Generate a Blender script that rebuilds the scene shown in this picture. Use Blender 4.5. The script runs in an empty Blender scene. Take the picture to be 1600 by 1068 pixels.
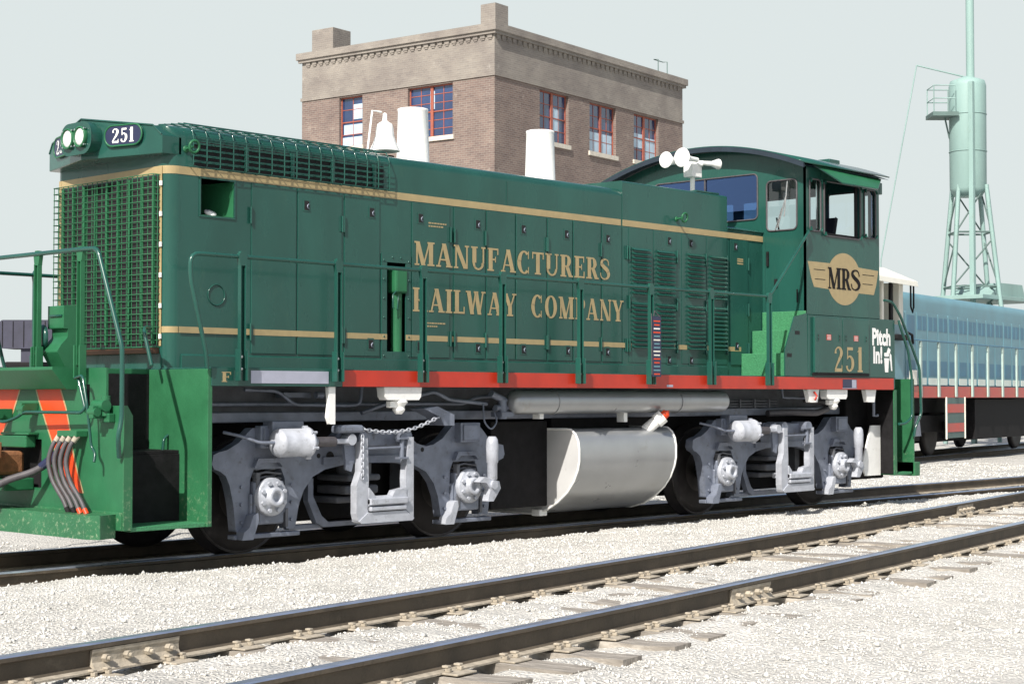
import bpy, bmesh, math, random
import numpy as np
from mathutils import Vector, Matrix
R = math.radians
random.seed(7)
scene = bpy.context.scene
col = scene.collection

# ------------------------------------------------------------------ camera
cam_d = bpy.data.cameras.new('camera'); cam_d.lens = 59.25; cam_d.sensor_width = 36
cam_d.clip_start = .1; cam_d.clip_end = 6000
cam = bpy.data.objects.new('camera', cam_d); col.objects.link(cam)
cam.location = (-9.2606, -12.6624, 1.3719)
cam.rotation_euler = (R(90) + .0323, 0, -.8221)
scene.camera = cam
# ------------------------------------------------------------------ world and sun
SUN_D = Vector((1, .39, -.93)).normalized()          # direction in which the sunlight travels
el = math.asin(-SUN_D.z); az = math.atan2(-SUN_D.x, -SUN_D.y)
world = bpy.data.worlds.new("World"); scene.world = world; world.use_nodes = True
nt = world.node_tree; nt.nodes.clear()
out = nt.nodes.new('ShaderNodeOutputWorld'); bg = nt.nodes.new('ShaderNodeBackground')
sky = nt.nodes.new('ShaderNodeTexSky'); sky.sky_type = 'NISHITA'; sky.sun_disc = False
sky.sun_elevation = el; sky.sun_rotation = az; sky.dust_density = 3.0; sky.air_density = 1.0; sky.ozone_density = 1.5
tcw = nt.nodes.new('ShaderNodeTexCoord'); sp = nt.nodes.new('ShaderNodeSeparateXYZ'); nt.links.new(tcw.outputs['Generated'], sp.inputs[0])
mr = nt.nodes.new('ShaderNodeMapRange'); mr.inputs['From Min'].default_value = .23; mr.inputs['From Max'].default_value = .46
mr.inputs['To Min'].default_value = .97; mr.inputs['To Max'].default_value = .05; nt.links.new(sp.outputs[2], mr.inputs[0])
hz = nt.nodes.new('ShaderNodeMixRGB'); hz.inputs[2].default_value = (5.3, 5.75, 5.7, 1)   # milky summer haze of the lower sky
nt.links.new(mr.outputs[0], hz.inputs[0]); nt.links.new(sky.outputs[0], hz.inputs[1])
nt.links.new(hz.outputs[0], bg.inputs[0]); bg.inputs[1].default_value = 0.105
nt.links.new(bg.outputs[0], out.inputs[0])
sun_d = bpy.data.lights.new('sun', 'SUN'); sun_d.energy = 5.0; sun_d.angle = R(.5); sun_d.color = (1, .95, .87)
sun = bpy.data.objects.new('sun', sun_d); col.objects.link(sun)
sun.rotation_euler = SUN_D.to_track_quat('-Z', 'Y').to_euler()
scene.view_settings.view_transform = 'Standard'; scene.view_settings.look = 'None'
scene.view_settings.exposure = 0.42; scene.view_settings.gamma = 1
scene.render.engine = 'CYCLES'

# ------------------------------------------------------------------ materials
def mat(name, c, rough=.5, metal=0, var=0, scale=6, bump=0, bscale=40, coat=0, dirt=0, dirtcol=(.3, .29, .25), stretch=(1, 1, 1), spec=.5, dscale=9, zfade=None):
    m = bpy.data.materials.new(name); m.use_nodes = True
    n = m.node_tree.nodes; l = m.node_tree.links; p = n['Principled BSDF']
    p.inputs['Base Color'].default_value = (*c, 1); p.inputs['Roughness'].default_value = rough
    p.inputs['Metallic'].default_value = metal; p.inputs['Specular IOR Level'].default_value = spec
    if coat: p.inputs['Coat Weight'].default_value = coat; p.inputs['Coat Roughness'].default_value = .08
    tc = n.new('ShaderNodeTexCoord'); mp = n.new('ShaderNodeMapping'); mp.inputs['Scale'].default_value = stretch
    l.new(tc.outputs['Object'], mp.inputs[0])
    last = None
    if var:
        nz = n.new('ShaderNodeTexNoise'); nz.inputs['Scale'].default_value = scale; nz.inputs['Detail'].default_value = 6
        l.new(mp.outputs[0], nz.inputs[0])
        r = n.new('ShaderNodeValToRGB')
        r.color_ramp.elements[0].position = .3; r.color_ramp.elements[1].position = .7
        r.color_ramp.elements[0].color = (*[x * (1 - var) for x in c], 1)
        r.color_ramp.elements[1].color = (*[min(1, x * (1 + var)) for x in c], 1)
        l.new(nz.outputs[0], r.inputs[0]); last = r.outputs[0]
        rr = n.new('ShaderNodeMapRange'); rr.inputs['To Min'].default_value = max(.03, rough - .08); rr.inputs['To Max'].default_value = min(1, rough + .1)
        l.new(nz.outputs[0], rr.inputs[0]); l.new(rr.outputs[0], p.inputs['Roughness'])
    if dirt:
        nz2 = n.new('ShaderNodeTexNoise'); nz2.inputs['Scale'].default_value = dscale; nz2.inputs['Detail'].default_value = 10; nz2.inputs['Roughness'].default_value = .7
        l.new(mp.outputs[0], nz2.inputs[0])
        r2 = n.new('ShaderNodeValToRGB'); r2.color_ramp.elements[0].position = .62 - dirt * .2; r2.color_ramp.elements[1].position = .80 - dirt * .2
        l.new(nz2.outputs[0], r2.inputs[0])
        mx = n.new('ShaderNodeMixRGB'); mx.inputs[2].default_value = (*dirtcol, 1)
        if zfade:   # splashes from the track: they thin out with height
            sx_ = n.new('ShaderNodeSeparateXYZ'); l.new(tc.outputs['Object'], sx_.inputs[0]); zr = n.new('ShaderNodeMapRange')
            zr.inputs['From Min'].default_value = zfade[0]; zr.inputs['From Max'].default_value = zfade[1]; zr.inputs['To Min'].default_value = 1; zr.inputs['To Max'].default_value = 0
            l.new(sx_.outputs[2], zr.inputs[0]); mu = n.new('ShaderNodeMath'); mu.operation = 'MULTIPLY'; l.new(zr.outputs[0], mu.inputs[0]); l.new(r2.outputs[0], mu.inputs[1]); l.new(mu.outputs[0], mx.inputs[0])
        else: l.new(r2.outputs[0], mx.inputs[0])
        if last: l.new(last, mx.inputs[1])
        else: mx.inputs[1].default_value = (*c, 1)
        last = mx.outputs[0]
    if last: l.new(last, p.inputs['Base Color'])
    if bump:
        nb = n.new('ShaderNodeTexNoise'); nb.inputs['Scale'].default_value = bscale; nb.inputs['Detail'].default_value = 4
        l.new(mp.outputs[0], nb.inputs[0])
        b = n.new('ShaderNodeBump'); b.inputs['Strength'].default_value = bump; b.inputs['Distance'].default_value = .01
        l.new(nb.outputs[0], b.inputs['Height']); l.new(b.outputs[0], p.inputs['Normal'])
    return m
def glassmat(name, tint, k, gc=(1, 1, 1)):
    m = bpy.data.materials.new(name); m.use_nodes = True; n = m.node_tree.nodes; l = m.node_tree.links; n.clear()
    o = n.new('ShaderNodeOutputMaterial'); t = n.new('ShaderNodeBsdfTransparent'); t.inputs[0].default_value = (*tint, 1)
    g = n.new('ShaderNodeBsdfGlossy'); g.inputs['Roughness'].default_value = .02; g.inputs[0].default_value = (*gc, 1)
    f = n.new('ShaderNodeFresnel'); f.inputs[0].default_value = 1.5
    a = n.new('ShaderNodeMath'); a.operation = 'ADD'; a.inputs[1].default_value = k; a.use_clamp = True
    x = n.new('ShaderNodeMixShader'); l.new(f.outputs[0], a.inputs[0]); l.new(a.outputs[0], x.inputs[0])
    l.new(t.outputs[0], x.inputs[1]); l.new(g.outputs[0], x.inputs[2]); l.new(x.outputs[0], o.inputs[0])
    return m
def brickmat(name, c1, c2, mortar):
    m = bpy.data.materials.new(name); m.use_nodes = True; n = m.node_tree.nodes; l = m.node_tree.links; p = n['Principled BSDF']
    p.inputs['Roughness'].default_value = .9
    uv = n.new('ShaderNodeUVMap'); b = n.new('ShaderNodeTexBrick'); b.inputs['Scale'].default_value = 1
    b.inputs['Brick Width'].default_value = .22; b.inputs['Row Height'].default_value = .076; b.inputs['Mortar Size'].default_value = .009
    b.inputs['Color1'].default_value = (*c1, 1); b.inputs['Color2'].default_value = (*c2, 1); b.inputs['Mortar'].default_value = (*mortar, 1)
    l.new(uv.outputs[0], b.inputs[0])
    nz = n.new('ShaderNodeTexNoise'); nz.inputs['Scale'].default_value = .9; nz.inputs['Detail'].default_value = 8; l.new(uv.outputs[0], nz.inputs[0])
    r = n.new('ShaderNodeValToRGB'); r.color_ramp.elements[0].position = .35; r.color_ramp.elements[1].position = .7
    r.color_ramp.elements[0].color = (.72, .70, .72, 1); r.color_ramp.elements[1].color = (1.0, 1.0, 1.0, 1)
    l.new(nz.outputs[0], r.inputs[0])
    x = n.new('ShaderNodeMixRGB'); x.blend_type = 'MULTIPLY'; x.inputs[0].default_value = 1
    l.new(b.outputs[0], x.inputs[1]); l.new(r.outputs[0], x.inputs[2])
    # efflorescence streaks
    nz2 = n.new('ShaderNodeTexNoise'); nz2.inputs['Scale'].default_value = 1.7; nz2.inputs['Detail'].default_value = 12; nz2.inputs['Roughness'].default_value = .75
    l.new(uv.outputs[0], nz2.inputs[0]); r2 = n.new('ShaderNodeValToRGB'); r2.color_ramp.elements[0].position = .58; r2.color_ramp.elements[1].position = .75
    r2.color_ramp.elements[1].color = (.5, .5, .5, 1)
    l.new(nz2.outputs[0], r2.inputs[0]); y = n.new('ShaderNodeMixRGB'); y.inputs[2].default_value = (*[min(1, v * 1.5 + .05) for v in mortar], 1)
    l.new(r2.outputs[0], y.inputs[0]); l.new(x.outputs[0], y.inputs[1]); l.new(y.outputs[0], p.inputs['Base Color'])
    bb = n.new('ShaderNodeBump'); bb.inputs['Distance'].default_value = .008; bb.inputs['Strength'].default_value = .6
    inv = n.new('ShaderNodeMath'); inv.operation = 'SUBTRACT'; inv.inputs[0].default_value = 1
    l.new(b.outputs['Fac'], inv.inputs[1]); l.new(inv.outputs[0], bb.inputs['Height']); l.new(bb.outputs[0], p.inputs['Normal'])
    return m
M = dict(
    green=mat('loco_green', (.013, .069, .054), .26, var=.16, scale=2.2, coat=.30, bump=.08, bscale=2.5, spec=.35, dirt=.10, dirtcol=(.026, .082, .058), dscale=5, stretch=(1, 1, .35)),
    green_dusty=mat('pilot_green', (.020, .118, .052), .40, var=.12, scale=4, dirt=.0, bump=.1, bscale=30, coat=.05, spec=.3),
    green_splash=mat('splashed_green', (.022, .122, .052), .45, var=.15, scale=4, dirt=.38, zfade=(.25, .8), dirtcol=(.32, .38, .25), bump=.2, bscale=30, dscale=26),
    tread=mat('tread_green', (.04, .19, .085), .5, var=.2, scale=60, bump=.6, bscale=70),
    gold=mat('gold_paint', (.345, .265, .135), .4, var=.08, scale=12),
    red=mat('red_paint', (.42, .022, .006), .38, var=.1, scale=5, coat=.2, dirt=.04, dirtcol=(.30, .05, .03)),
    orange=mat('orange_paint', (.62, .055, .010), .45, var=.1, scale=7, dirt=.05, dirtcol=(.5, .12, .05)),
    silver_lit=mat('silver_paint_lit', (.40, .42, .47), .42, metal=.15, var=.16, scale=9, bump=.3, bscale=40, dirt=.20, dirtcol=(.16, .155, .15), dscale=16),  # lit copy of the truck silver, sunlight put into the colour
    silver=mat('silver_paint_shaded', (.165, .185, .235), .42, metal=.2, var=.22, scale=7, bump=.3, bscale=25, dirt=.22, dirtcol=(.065, .062, .062), dscale=12),  # same truck silver, made darker and bluer for skylit shade
    silver_dark=mat('dirty_silver', (.105, .11, .125), .6, metal=.1, var=.25, scale=6, bump=.25, bscale=25, dirt=.25, dirtcol=(.05, .048, .045)),
    tank=mat('tank_silver', (.36, .37, .38), .30, metal=.55, var=.08, scale=3, dirt=.10, dscale=4, dirtcol=(.3, .29, .27), bump=.08, bscale=6),
    white=mat('white_paint', (.80, .80, .78), .5, var=.05, scale=12, bump=.15, bscale=40, dirt=.08, dirtcol=(.5, .49, .46)),
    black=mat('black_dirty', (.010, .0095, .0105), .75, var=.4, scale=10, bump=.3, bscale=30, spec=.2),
    dark=mat('interior_dark', (.008, .008, .009), .8),
    rubber=mat('rubber_hose', (.065, .06, .066), .55, var=.2, scale=20),
    wheel=mat('wheel_steel', (.022, .019, .019), .6, var=.35, scale=9, dirt=.12, dirtcol=(.06, .055, .05), spec=.3),
    railside=mat('rail_side_rust', (.080, .064, .046), .75, var=.3, scale=5, bump=.4, bscale=45, dirt=.15, dirtcol=(.13, .11, .08)),
    railtop=mat('rail_top_steel', (.50, .56, .68), .30, metal=.8, var=.15, scale=4, stretch=(1, 8, 1)),
    flange=mat('rail_flange_dust', (.34, .30, .24), .85, var=.25, scale=18, bump=.3, bscale=60),
    tie=mat('tie_wood', (.25, .225, .195), .9, var=.35, scale=9, stretch=(3, .4, 1), bump=.9, bscale=30, dirt=.5, dirtcol=(.46, .43, .38)),
    stone=mat('gravel_stone', (.57, .56, .53), .9, var=.16, scale=50, dirt=.18, dirtcol=(.30, .27, .23), dscale=33),
    rust=mat('coupler_rust', (.20, .085, .035), .8, var=.35, scale=14, bump=.5, bscale=50, dirt=.2, dirtcol=(.05, .03, .02)),
    navy=mat('number_board_navy', (.018, .022, .06), .35),
    chrome=mat('chrome', (.75, .75, .75), .12, metal=1),
    lens=mat('lamp_lens', (.78, .78, .78), .1, var=.1, scale=60, coat=1),
    amber=mat('beacon_amber', (.70, .30, .02), .25, coat=.5),
    glass=glassmat('clear_glass', (.82, .9, .9), .03),
    glassblue=glassmat('sky_blue_glass', (.10, .20, .40), .18, (.28, .45, .95)),  # tint and gloss carry the blue of the reflected sky
    frost=mat('dull_pane', (.42, .47, .5), .35, var=.1, scale=3),
    black_glass=mat('window_glass', (.022, .042, .11), .06, var=.3, scale=1.2, coat=1),
    blue=mat('blind_pane', (.40, .52, .62), .3, var=.1, scale=2),
    winred=mat('window_red', (.30, .085, .055), .6, var=.15, scale=10),
    stonesill=mat('sill_stone', (.55, .51, .44), .85, var=.12, scale=8),
    brick=brickmat('brick', (.235, .170, .142), (.165, .118, .104), (.29, .26, .225)),
    brick2=brickmat('brick_frieze', (.28, .25, .215), (.235, .21, .185), (.30, .28, .25)),
    roof=mat('roof_tar', (.06, .06, .065), .9),
    turq=mat('turquoise_paint', (.115, .25, .30), .4, var=.12, scale=2),
    turq_d=mat('turquoise_dark', (.055, .16, .24), .45, var=.15, scale=3),
    tower=mat('tower_paint', (.22, .33, .31), .6, var=.12, scale=1.5, stretch=(1, 1, .3), dirt=.1, dirtcol=(.16, .2, .15)),
    towerdark=mat('tower_steel', (.09, .14, .13), .7, var=.2, scale=2),
    bin=mat('bin_blue_grey', (.034, .035, .058), .7, var=.25, scale=2),
    cream=mat('cream_paint', (.72, .70, .62), .5, var=.06, scale=3),
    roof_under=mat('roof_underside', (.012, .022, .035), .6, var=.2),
    pale=mat('pale_green', (.36, .46, .42), .5, var=.1),
    tank_end=mat('tank_end_paint', (.47, .47, .47), .6, var=.08, scale=4, dirt=.12, dscale=5, dirtcol=(.25, .24, .23)),
    tyre=mat('tyre_steel', (.075, .068, .066), .4, metal=.5, var=.3, scale=6),
    seat=mat('seat_vinyl', (.012, .012, .02), .5),
    pole=mat('pole_wood', (.12, .10, .08), .9),
    lilac=mat('lilac_plate', (.40, .41, .50), .5, var=.06, scale=10, metal=.3),
    brown=mat('shadow_brown', (.10, .045, .025), .6, var=.2),
)

# ------------------------------------------------------------------ mesh builder
class MB:
    def __init__(s): s.v = []; s.f = []; s.sm = []; s.mi = []; s.cur = 0
    def add(s, vs, fs, smooth=False):
        o = len(s.v); s.v += [tuple(x) for x in vs]
        for f in fs: s.f.append([i + o for i in f]); s.sm.append(smooth); s.mi.append(s.cur)
        return s
    def box(s, x0, x1, y0, y1, z0, z1):
        if x0 > x1: x0, x1 = x1, x0
        if y0 > y1: y0, y1 = y1, y0
        if z0 > z1: z0, z1 = z1, z0
        v = [(x0, y0, z0), (x1, y0, z0), (x1, y1, z0), (x0, y1, z0), (x0, y0, z1), (x1, y0, z1), (x1, y1, z1), (x0, y1, z1)]
        return s.add(v, [(0, 3, 2, 1), (4, 5, 6, 7), (0, 1, 5, 4), (1, 2, 6, 5), (2, 3, 7, 6), (3, 0, 4, 7)])
    def prism(s, pts, a0, a1, axis='y', smooth=False):
        # pts 2D: axis y -> (x,z); axis x -> (y,z); axis z -> (x,y)
        def P(p, a): return {'y': (p[0], a, p[1]), 'x': (a, p[0], p[1]), 'z': (p[0], p[1], a)}[axis]
        n = len(pts); v = [P(p, a0) for p in pts] + [P(p, a1) for p in pts]
        s.add(v, [list(range(n))[::-1], list(range(n, 2 * n))])
        s.add(v, [(i, (i + 1) % n, (i + 1) % n + n, i + n) for i in range(n)], smooth)
        return s
    def frame(s, p0, p1):
        d = (Vector(p1) - Vector(p0)); L = d.length; d = d / max(L, 1e-9)
        up = Vector((0, 0, 1)) if abs(d.z) < .95 else Vector((1, 0, 0))
        a = d.cross(up).normalized(); b = d.cross(a).normalized(); return d, a, b
    def cyl(s, p0, p1, r0, r1=None, n=20, smooth=True):
        r1 = r0 if r1 is None else r1; d, a, b = s.frame(p0, p1); p0 = Vector(p0); p1 = Vector(p1); v = []
        for k in range(n):
            t = 2 * math.pi * k / n; e = a * math.cos(t) + b * math.sin(t); v.append(p0 + e * r0)
        for k in range(n):
            t = 2 * math.pi * k / n; e = a * math.cos(t) + b * math.sin(t); v.append(p1 + e * r1)
        s.add(v, [(k, (k + 1) % n, (k + 1) % n + n, k + n) for k in range(n)], smooth)
        s.add(v, [list(range(n))[::-1], list(range(n, 2 * n))]); return s
    def lathe(s, prof, o, d=(0, 0, 1), n=24):
        # prof list (r, h) along d
        dd, a, b = s.frame((0, 0, 0), d); o = Vector(o); v = []; m = len(prof)
        for (r, h) in prof:
            for k in range(n):
                t = 2 * math.pi * k / n; v.append(o + dd * h + (a * math.cos(t) + b * math.sin(t)) * max(r, 1e-4))
        f = []
        for i in range(m - 1):
            for k in range(n): f.append((i * n + k, i * n + (k + 1) % n, (i + 1) * n + (k + 1) % n, (i + 1) * n + k))
        s.add(v, f, True); s.add(v, [list(range(n))[::-1], list(range((m - 1) * n, m * n))]); return s
    def tube(s, pts, r, n=8, fillet=0, closed=False):
        P = [Vector(p) for p in pts]
        if fillet:
            Q = [P[0]]
            for i in range(1, len(P) - 1):
                a = P[i - 1] - P[i]; b = P[i + 1] - P[i]; k = min(fillet, a.length * .45, b.length * .45)
                A = P[i] + a.normalized() * k; B = P[i] + b.normalized() * k
                for t in (0, .25, .5, .75, 1): Q.append(A * (1 - t) ** 2 + P[i] * 2 * t * (1 - t) + B * t * t)
            Q.append(P[-1]); P = Q
        m = len(P); v = []; ref = None
        for i in range(m):
            if closed: d = P[(i + 1) % m] - P[i - 1]
            else: d = P[min(i + 1, m - 1)] - P[max(i - 1, 0)]
            d.normalize()
            if ref is None:
                ref = Vector((0, 0, 1)) if abs(d.z) < .9 else Vector((1, 0, 0))
            a = (ref - d * ref.dot(d)).normalized(); b = d.cross(a); ref = a
            for k in range(n):
                t = 2 * math.pi * k / n; v.append(P[i] + (a * math.cos(t) + b * math.sin(t)) * r)
        f = []
        for i in range(m if closed else m - 1):
            j = (i + 1) % m
            for k in range(n): f.append((i * n + k, i * n + (k + 1) % n, j * n + (k + 1) % n, j * n + k))
        s.add(v, f, True)
        if not closed: s.add(v, [list(range(n))[::-1], list(range((m - 1) * n, m * n))])
        return s
    def polys(s, shapes, o, ux, uz, nrm, off=.003, step=.00025):
        o = Vector(o); ux = Vector(ux); uz = Vector(uz); nrm = Vector(nrm)
        for k, p in enumerate(shapes):
            s.add([o + ux * a + uz * b + nrm * (off + step * (k % 14)) for a, b in p], [list(range(len(p)))])
        return s
    def build(s, name, m, parent=None, bevel=0, solid=0, uv=False):
        me = bpy.data.meshes.new(name); me.from_pydata(s.v, [], s.f)
        for mm in (m if isinstance(m, (list, tuple)) else [m]): me.materials.append(mm)
        me.polygons.foreach_set('use_smooth', s.sm); me.polygons.foreach_set('material_index', s.mi)
        if uv:
            L = me.uv_layers.new(name='UVMap')
            for p in me.polygons:
                nn = p.normal
                for li in p.loop_indices:
                    c = me.vertices[me.loops[li].vertex_index].co
                    if abs(nn.z) > .7: w = (c.x, c.y)
                    elif abs(nn.x) > abs(nn.y): w = (c.y, c.z)
                    else: w = (c.x, c.z)
                    L.data[li].uv = w
        me.update()
        o = bpy.data.objects.new(name, me); col.objects.link(o)
        if parent is not None: o.parent = parent
        if solid:
            q = o.modifiers.new('s', 'SOLIDIFY'); q.thickness = solid; q.offset = -1
        if bevel:
            b = o.modifiers.new('b', 'BEVEL'); b.width = bevel; b.segments = 2; b.limit_method = 'ANGLE'; b.angle_limit = R(40); b.harden_normals = False
        return o
def tag(o, label=None, cat=None, group=None, kind=None):
    if label: o['label'] = label
    if cat: o['category'] = cat
    if group: o['group'] = group
    if kind: o['kind'] = kind
    return o
def empty(name, loc=(0, 0, 0), rz=0):
    o = bpy.data.objects.new(name, None); col.objects.link(o); o.location = loc; o.rotation_euler = (0, 0, rz); o.empty_display_size = .2
    return o
def copy_tree(o, parent=None):
    c = o.copy(); col.objects.link(c); c.parent = parent
    for ch in [x for x in bpy.data.objects if x.parent == o]: copy_tree(ch, c)
    return c
def rrect(x0, x1, z0, z1, r, n=5):
    p = []
    for cx, cz, a in ((x1 - r, z1 - r, 0), (x0 + r, z1 - r, 90), (x0 + r, z0 + r, 180), (x1 - r, z0 + r, 270)):
        for k in range(n + 1):
            t = R(a + 90 * k / n); p.append((cx + r * math.cos(t), cz + r * math.sin(t)))
    return p
def wall_cells(mb, x0, x1, z0, z1, holes, P, r=0):
    """flat wall in 2D coordinates with rectangular holes; P maps (a,b) to 3D"""
    xs = sorted({x0, x1, *[h[0] for h in holes], *[h[1] for h in holes]}); zs = sorted({z0, z1, *[h[2] for h in holes], *[h[3] for h in holes]})
    for i in range(len(xs) - 1):
        for j in range(len(zs) - 1):
            a, b, c, d = xs[i], xs[i + 1], zs[j], zs[j + 1]; mx = (a + b) / 2; mz = (c + d) / 2
            if any(h[0] < mx < h[1] and h[2] < mz < h[3] for h in holes): continue
            mb.add([P(a, c), P(b, c), P(b, d), P(a, d)], [(0, 1, 2, 3)])
    if r:
        for h in holes:
            for cx, cz, sx, sz in ((h[0], h[2], 1, 1), (h[1], h[2], -1, 1), (h[1], h[3], -1, -1), (h[0], h[3], 1, -1)):
                arc = [(cx + sx * (r - r * math.sin(t)), cz + sz * (r - r * math.cos(t))) for t in [math.pi / 2 * k / 5 for k in range(6)]]
                mb.add([P(cx, cz)] + [P(a, b) for a, b in arc], [list(range(7)) if sx * sz < 0 else list(range(7))[::-1]])

# ------------------------------------------------------------------ lettering (own serif glyphs, cell height 1)
TK, TN, SH, SO = .205, .08, .07, .07
def q(x0, x1, z0, z1): return [(x0, z0), (x1, z0), (x1, z1), (x0, z1)]
def stem(x, z0=0, z1=1, w=TK, s0=True, s1=True):
    r = [q(x - w / 2, x + w / 2, z0, z1)]
    if s0: r.append(q(x - w / 2 - SO, x + w / 2 + SO, z0, z0 + SH))
    if s1: r.append(q(x - w / 2 - SO, x + w / 2 + SO, z1 - SH, z1))
    return r
def diag(xa, za, xb, zb, w): return [[(xa - w / 2, za), (xa + w / 2, za), (xb + w / 2, zb), (xb - w / 2, zb)]]
def ring(cx, cz, rx, rz, a0, a1, tk=TK, tn=TN, n=20):
    o = []
    for k in range(n):
        a, b = R(a0 + (a1 - a0) * k / n), R(a0 + (a1 - a0) * (k + 1) / n)
        o.append([(cx + rx * math.cos(a), cz + rz * math.sin(a)), (cx + rx * math.cos(b), cz + rz * math.sin(b)),
                  (cx + (rx - tk) * math.cos(b), cz + (rz - tn) * math.sin(b)), (cx + (rx - tk) * math.cos(a), cz + (rz - tn) * math.sin(a))])
    return o
def spine(P, n=6):
    # P: (x, z, width); catmull-rom strip
    Q = []
    for i in range(len(P) - 1):
        p0 = P[max(i - 1, 0)]; p1 = P[i]; p2 = P[i + 1]; p3 = P[min(i + 2, len(P) - 1)]
        for k in range(n):
            t = k / n
            Q.append(tuple(.5 * ((2 * p1[j]) + (-p0[j] + p2[j]) * t + (2 * p0[j] - 5 * p1[j] + 4 * p2[j] - p3[j]) * t * t + (-p0[j] + 3 * p1[j] - 3 * p2[j] + p3[j]) * t ** 3) for j in range(3)))
    Q.append(P[-1]); L = []; Rr = []
    for i, (x, z, w) in enumerate(Q):
        a = Q[max(i - 1, 0)]; b = Q[min(i + 1, len(Q) - 1)]; dx, dz = b[0] - a[0], b[1] - a[1]; l = math.hypot(dx, dz) or 1
        nx, nz = -dz / l, dx / l; L.append((x + nx * w / 2, z + nz * w / 2)); Rr.append((x - nx * w / 2, z - nz * w / 2))
    return [[L[i], L[i + 1], Rr[i + 1], Rr[i]] for i in range(len(L) - 1)]
def glyph(c):
    if c == 'I': return .34, stem(.17)
    if c == 'L': return .62, stem(.2) + [q(.2, .6, 0, TN), q(.54, .6, 0, .3)]
    if c in 'EF':
        g = stem(.2) + [q(.2, .6, 1 - TN, 1), q(.54, .6, .72, 1), q(.2, .46, .47, .54), q(.42, .47, .38, .63)]
        if c == 'E': g += [q(.2, .62, 0, TN), q(.56, .62, 0, .3)]
        return .66, g
    if c == 'T': return .68, stem(.34, s1=False) + [q(.02, .66, 1 - TN, 1), q(.02, .08, .7, 1), q(.60, .66, .7, 1)]
    if c == 'P': return .66, stem(.2) + [q(.2, .40, 1 - TN, 1), q(.2, .40, .42, .49)] + ring(.38, .71, .27, .29, -90, 90)
    if c == 'R': return .76, stem(.2) + [q(.2, .40, 1 - TN, 1), q(.2, .40, .45, .52)] + ring(.38, .725, .26, .275, -90, 90) + diag(.42, .48, .62, 0, TK) + [q(.56, .76, 0, SH)]
    if c == 'M': return 1.0, stem(.15, w=TN) + stem(.82) + diag(.17, 1, .46, 0, TK) + diag(.46, 0, .75, 1, TN) + [q(.02, .26, 1 - SH, 1)]
    if c == 'N': return .82, stem(.15, w=TN) + stem(.69, w=TN, s0=False) + diag(.17, 1, .62, 0, TK)
    if c == 'U': return .80, stem(.2, z0=.3, s0=False) + stem(.66, z0=.3, w=TN, s0=False) + ring(.40, .31, .295, .32, 180, 360, tk=.12, tn=.08)
    if c == 'A': return .82, diag(.13, 0, .38, 1, TN) + diag(.40, 1, .66, 0, TK) + [q(.2, .58, .28, .34), q(.02, .26, 0, SH), q(.5, .82, 0, SH)]
    if c == 'Y': return .78, stem(.39, z1=.48, s1=False) + diag(.36, .45, .14, 1, TK) + diag(.44, .45, .64, 1, TN) + [q(.0, .28, 1 - SH, 1), q(.52, .76, 1 - SH, 1)]
    if c == 'W': return 1.08, diag(.14, 1, .33, 0, TK) + diag(.33, 0, .52, 1, TN) + diag(.54, 1, .73, 0, TK) + diag(.73, 0, .92, 1, TN) + [q(.0, .27, 1 - SH, 1), q(.42, .66, 1 - SH, 1), q(.82, 1.05, 1 - SH, 1)]
    if c == 'O': return .82, ring(.41, .5, .37, .52, 0, 360, n=36)
    if c == 'C': return .78, ring(.41, .5, .37, .52, 48, 312, n=30) + [q(.62, .67, .66, 1.0), q(.62, .67, 0, .30)]
    if c == 'S': return .64, spine([(.555, .68, .05), (.545, .80, .06), (.50, .9, .065), (.36, .965, .07), (.18, .90, .12), (.14, .75, .17), (.28, .6, .19), (.46, .46, .2), (.56, .27, .17), (.48, .1, .12), (.3, .035, .07), (.15, .09, .06), (.09, .18, .06), (.075, .32, .05)])
    if c == '2': return .62, spine([(.12, .72, .14), (.13, .86, .08), (.28, .96, .07), (.44, .88, .15), (.48, .72, .18), (.36, .5, .14), (.18, .25, .09), (.08, .07, .08)]) + [q(.06, .54, 0, .13), q(.5, .55, 0, .26)]
    if c == '5': return .62, [q(.13, .19, .5, .98), q(.13, .52, .86, .98)] + spine([(.16, .55, .06), (.28, .62, .08), (.45, .52, .15), (.50, .32, .18), (.42, .12, .13), (.27, .04, .07), (.13, .12, .1), (.12, .24, .13)])
    if c == '1': return .46, stem(.25, s1=False) + [[(.06, .8), (.2, .8), (.2, 1), (.16, .9)]]
    return .45, []
def layout(text, x0, x1, z0, h, gap=.045):
    W = 0; it = []
    for c in text:
        w, g = glyph(c); it.append((W, g)); W += w + gap
    W -= gap; sx = (x1 - x0) / W
    return [[(x0 + (a + off) * sx, z0 + b * h) for a, b in p] for off, g in it for p in g]
def sans(name, body, size, m, parent, mtx, bold=.0, sx=1, off=0):
    c = bpy.data.curves.new(name, 'FONT'); c.body = body; c.size = size; c.offset = bold; c.align_x = 'CENTER'; c.resolution_u = 6
    t = bpy.data.objects.new(name, c); col.objects.link(t); dg = bpy.context.evaluated_depsgraph_get()
    me = bpy.data.meshes.new_from_object(t.evaluated_get(dg)); bpy.data.objects.remove(t)
    me.transform(mtx @ Matrix.Diagonal((sx, 1, 1, 1))); me.materials.clear(); me.materials.append(m)
    o = bpy.data.objects.new(name, me); col.objects.link(o); o.parent = parent; return o
def basis(o, ux, uz):
    ux = Vector(ux).normalized(); uz = Vector(uz).normalized(); n = ux.cross(uz)
    return Matrix(((ux.x, uz.x, n.x, o[0]), (ux.y, uz.y, n.y, o[1]), (ux.z, uz.z, n.z, o[2]), (0, 0, 0, 1)))

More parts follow.
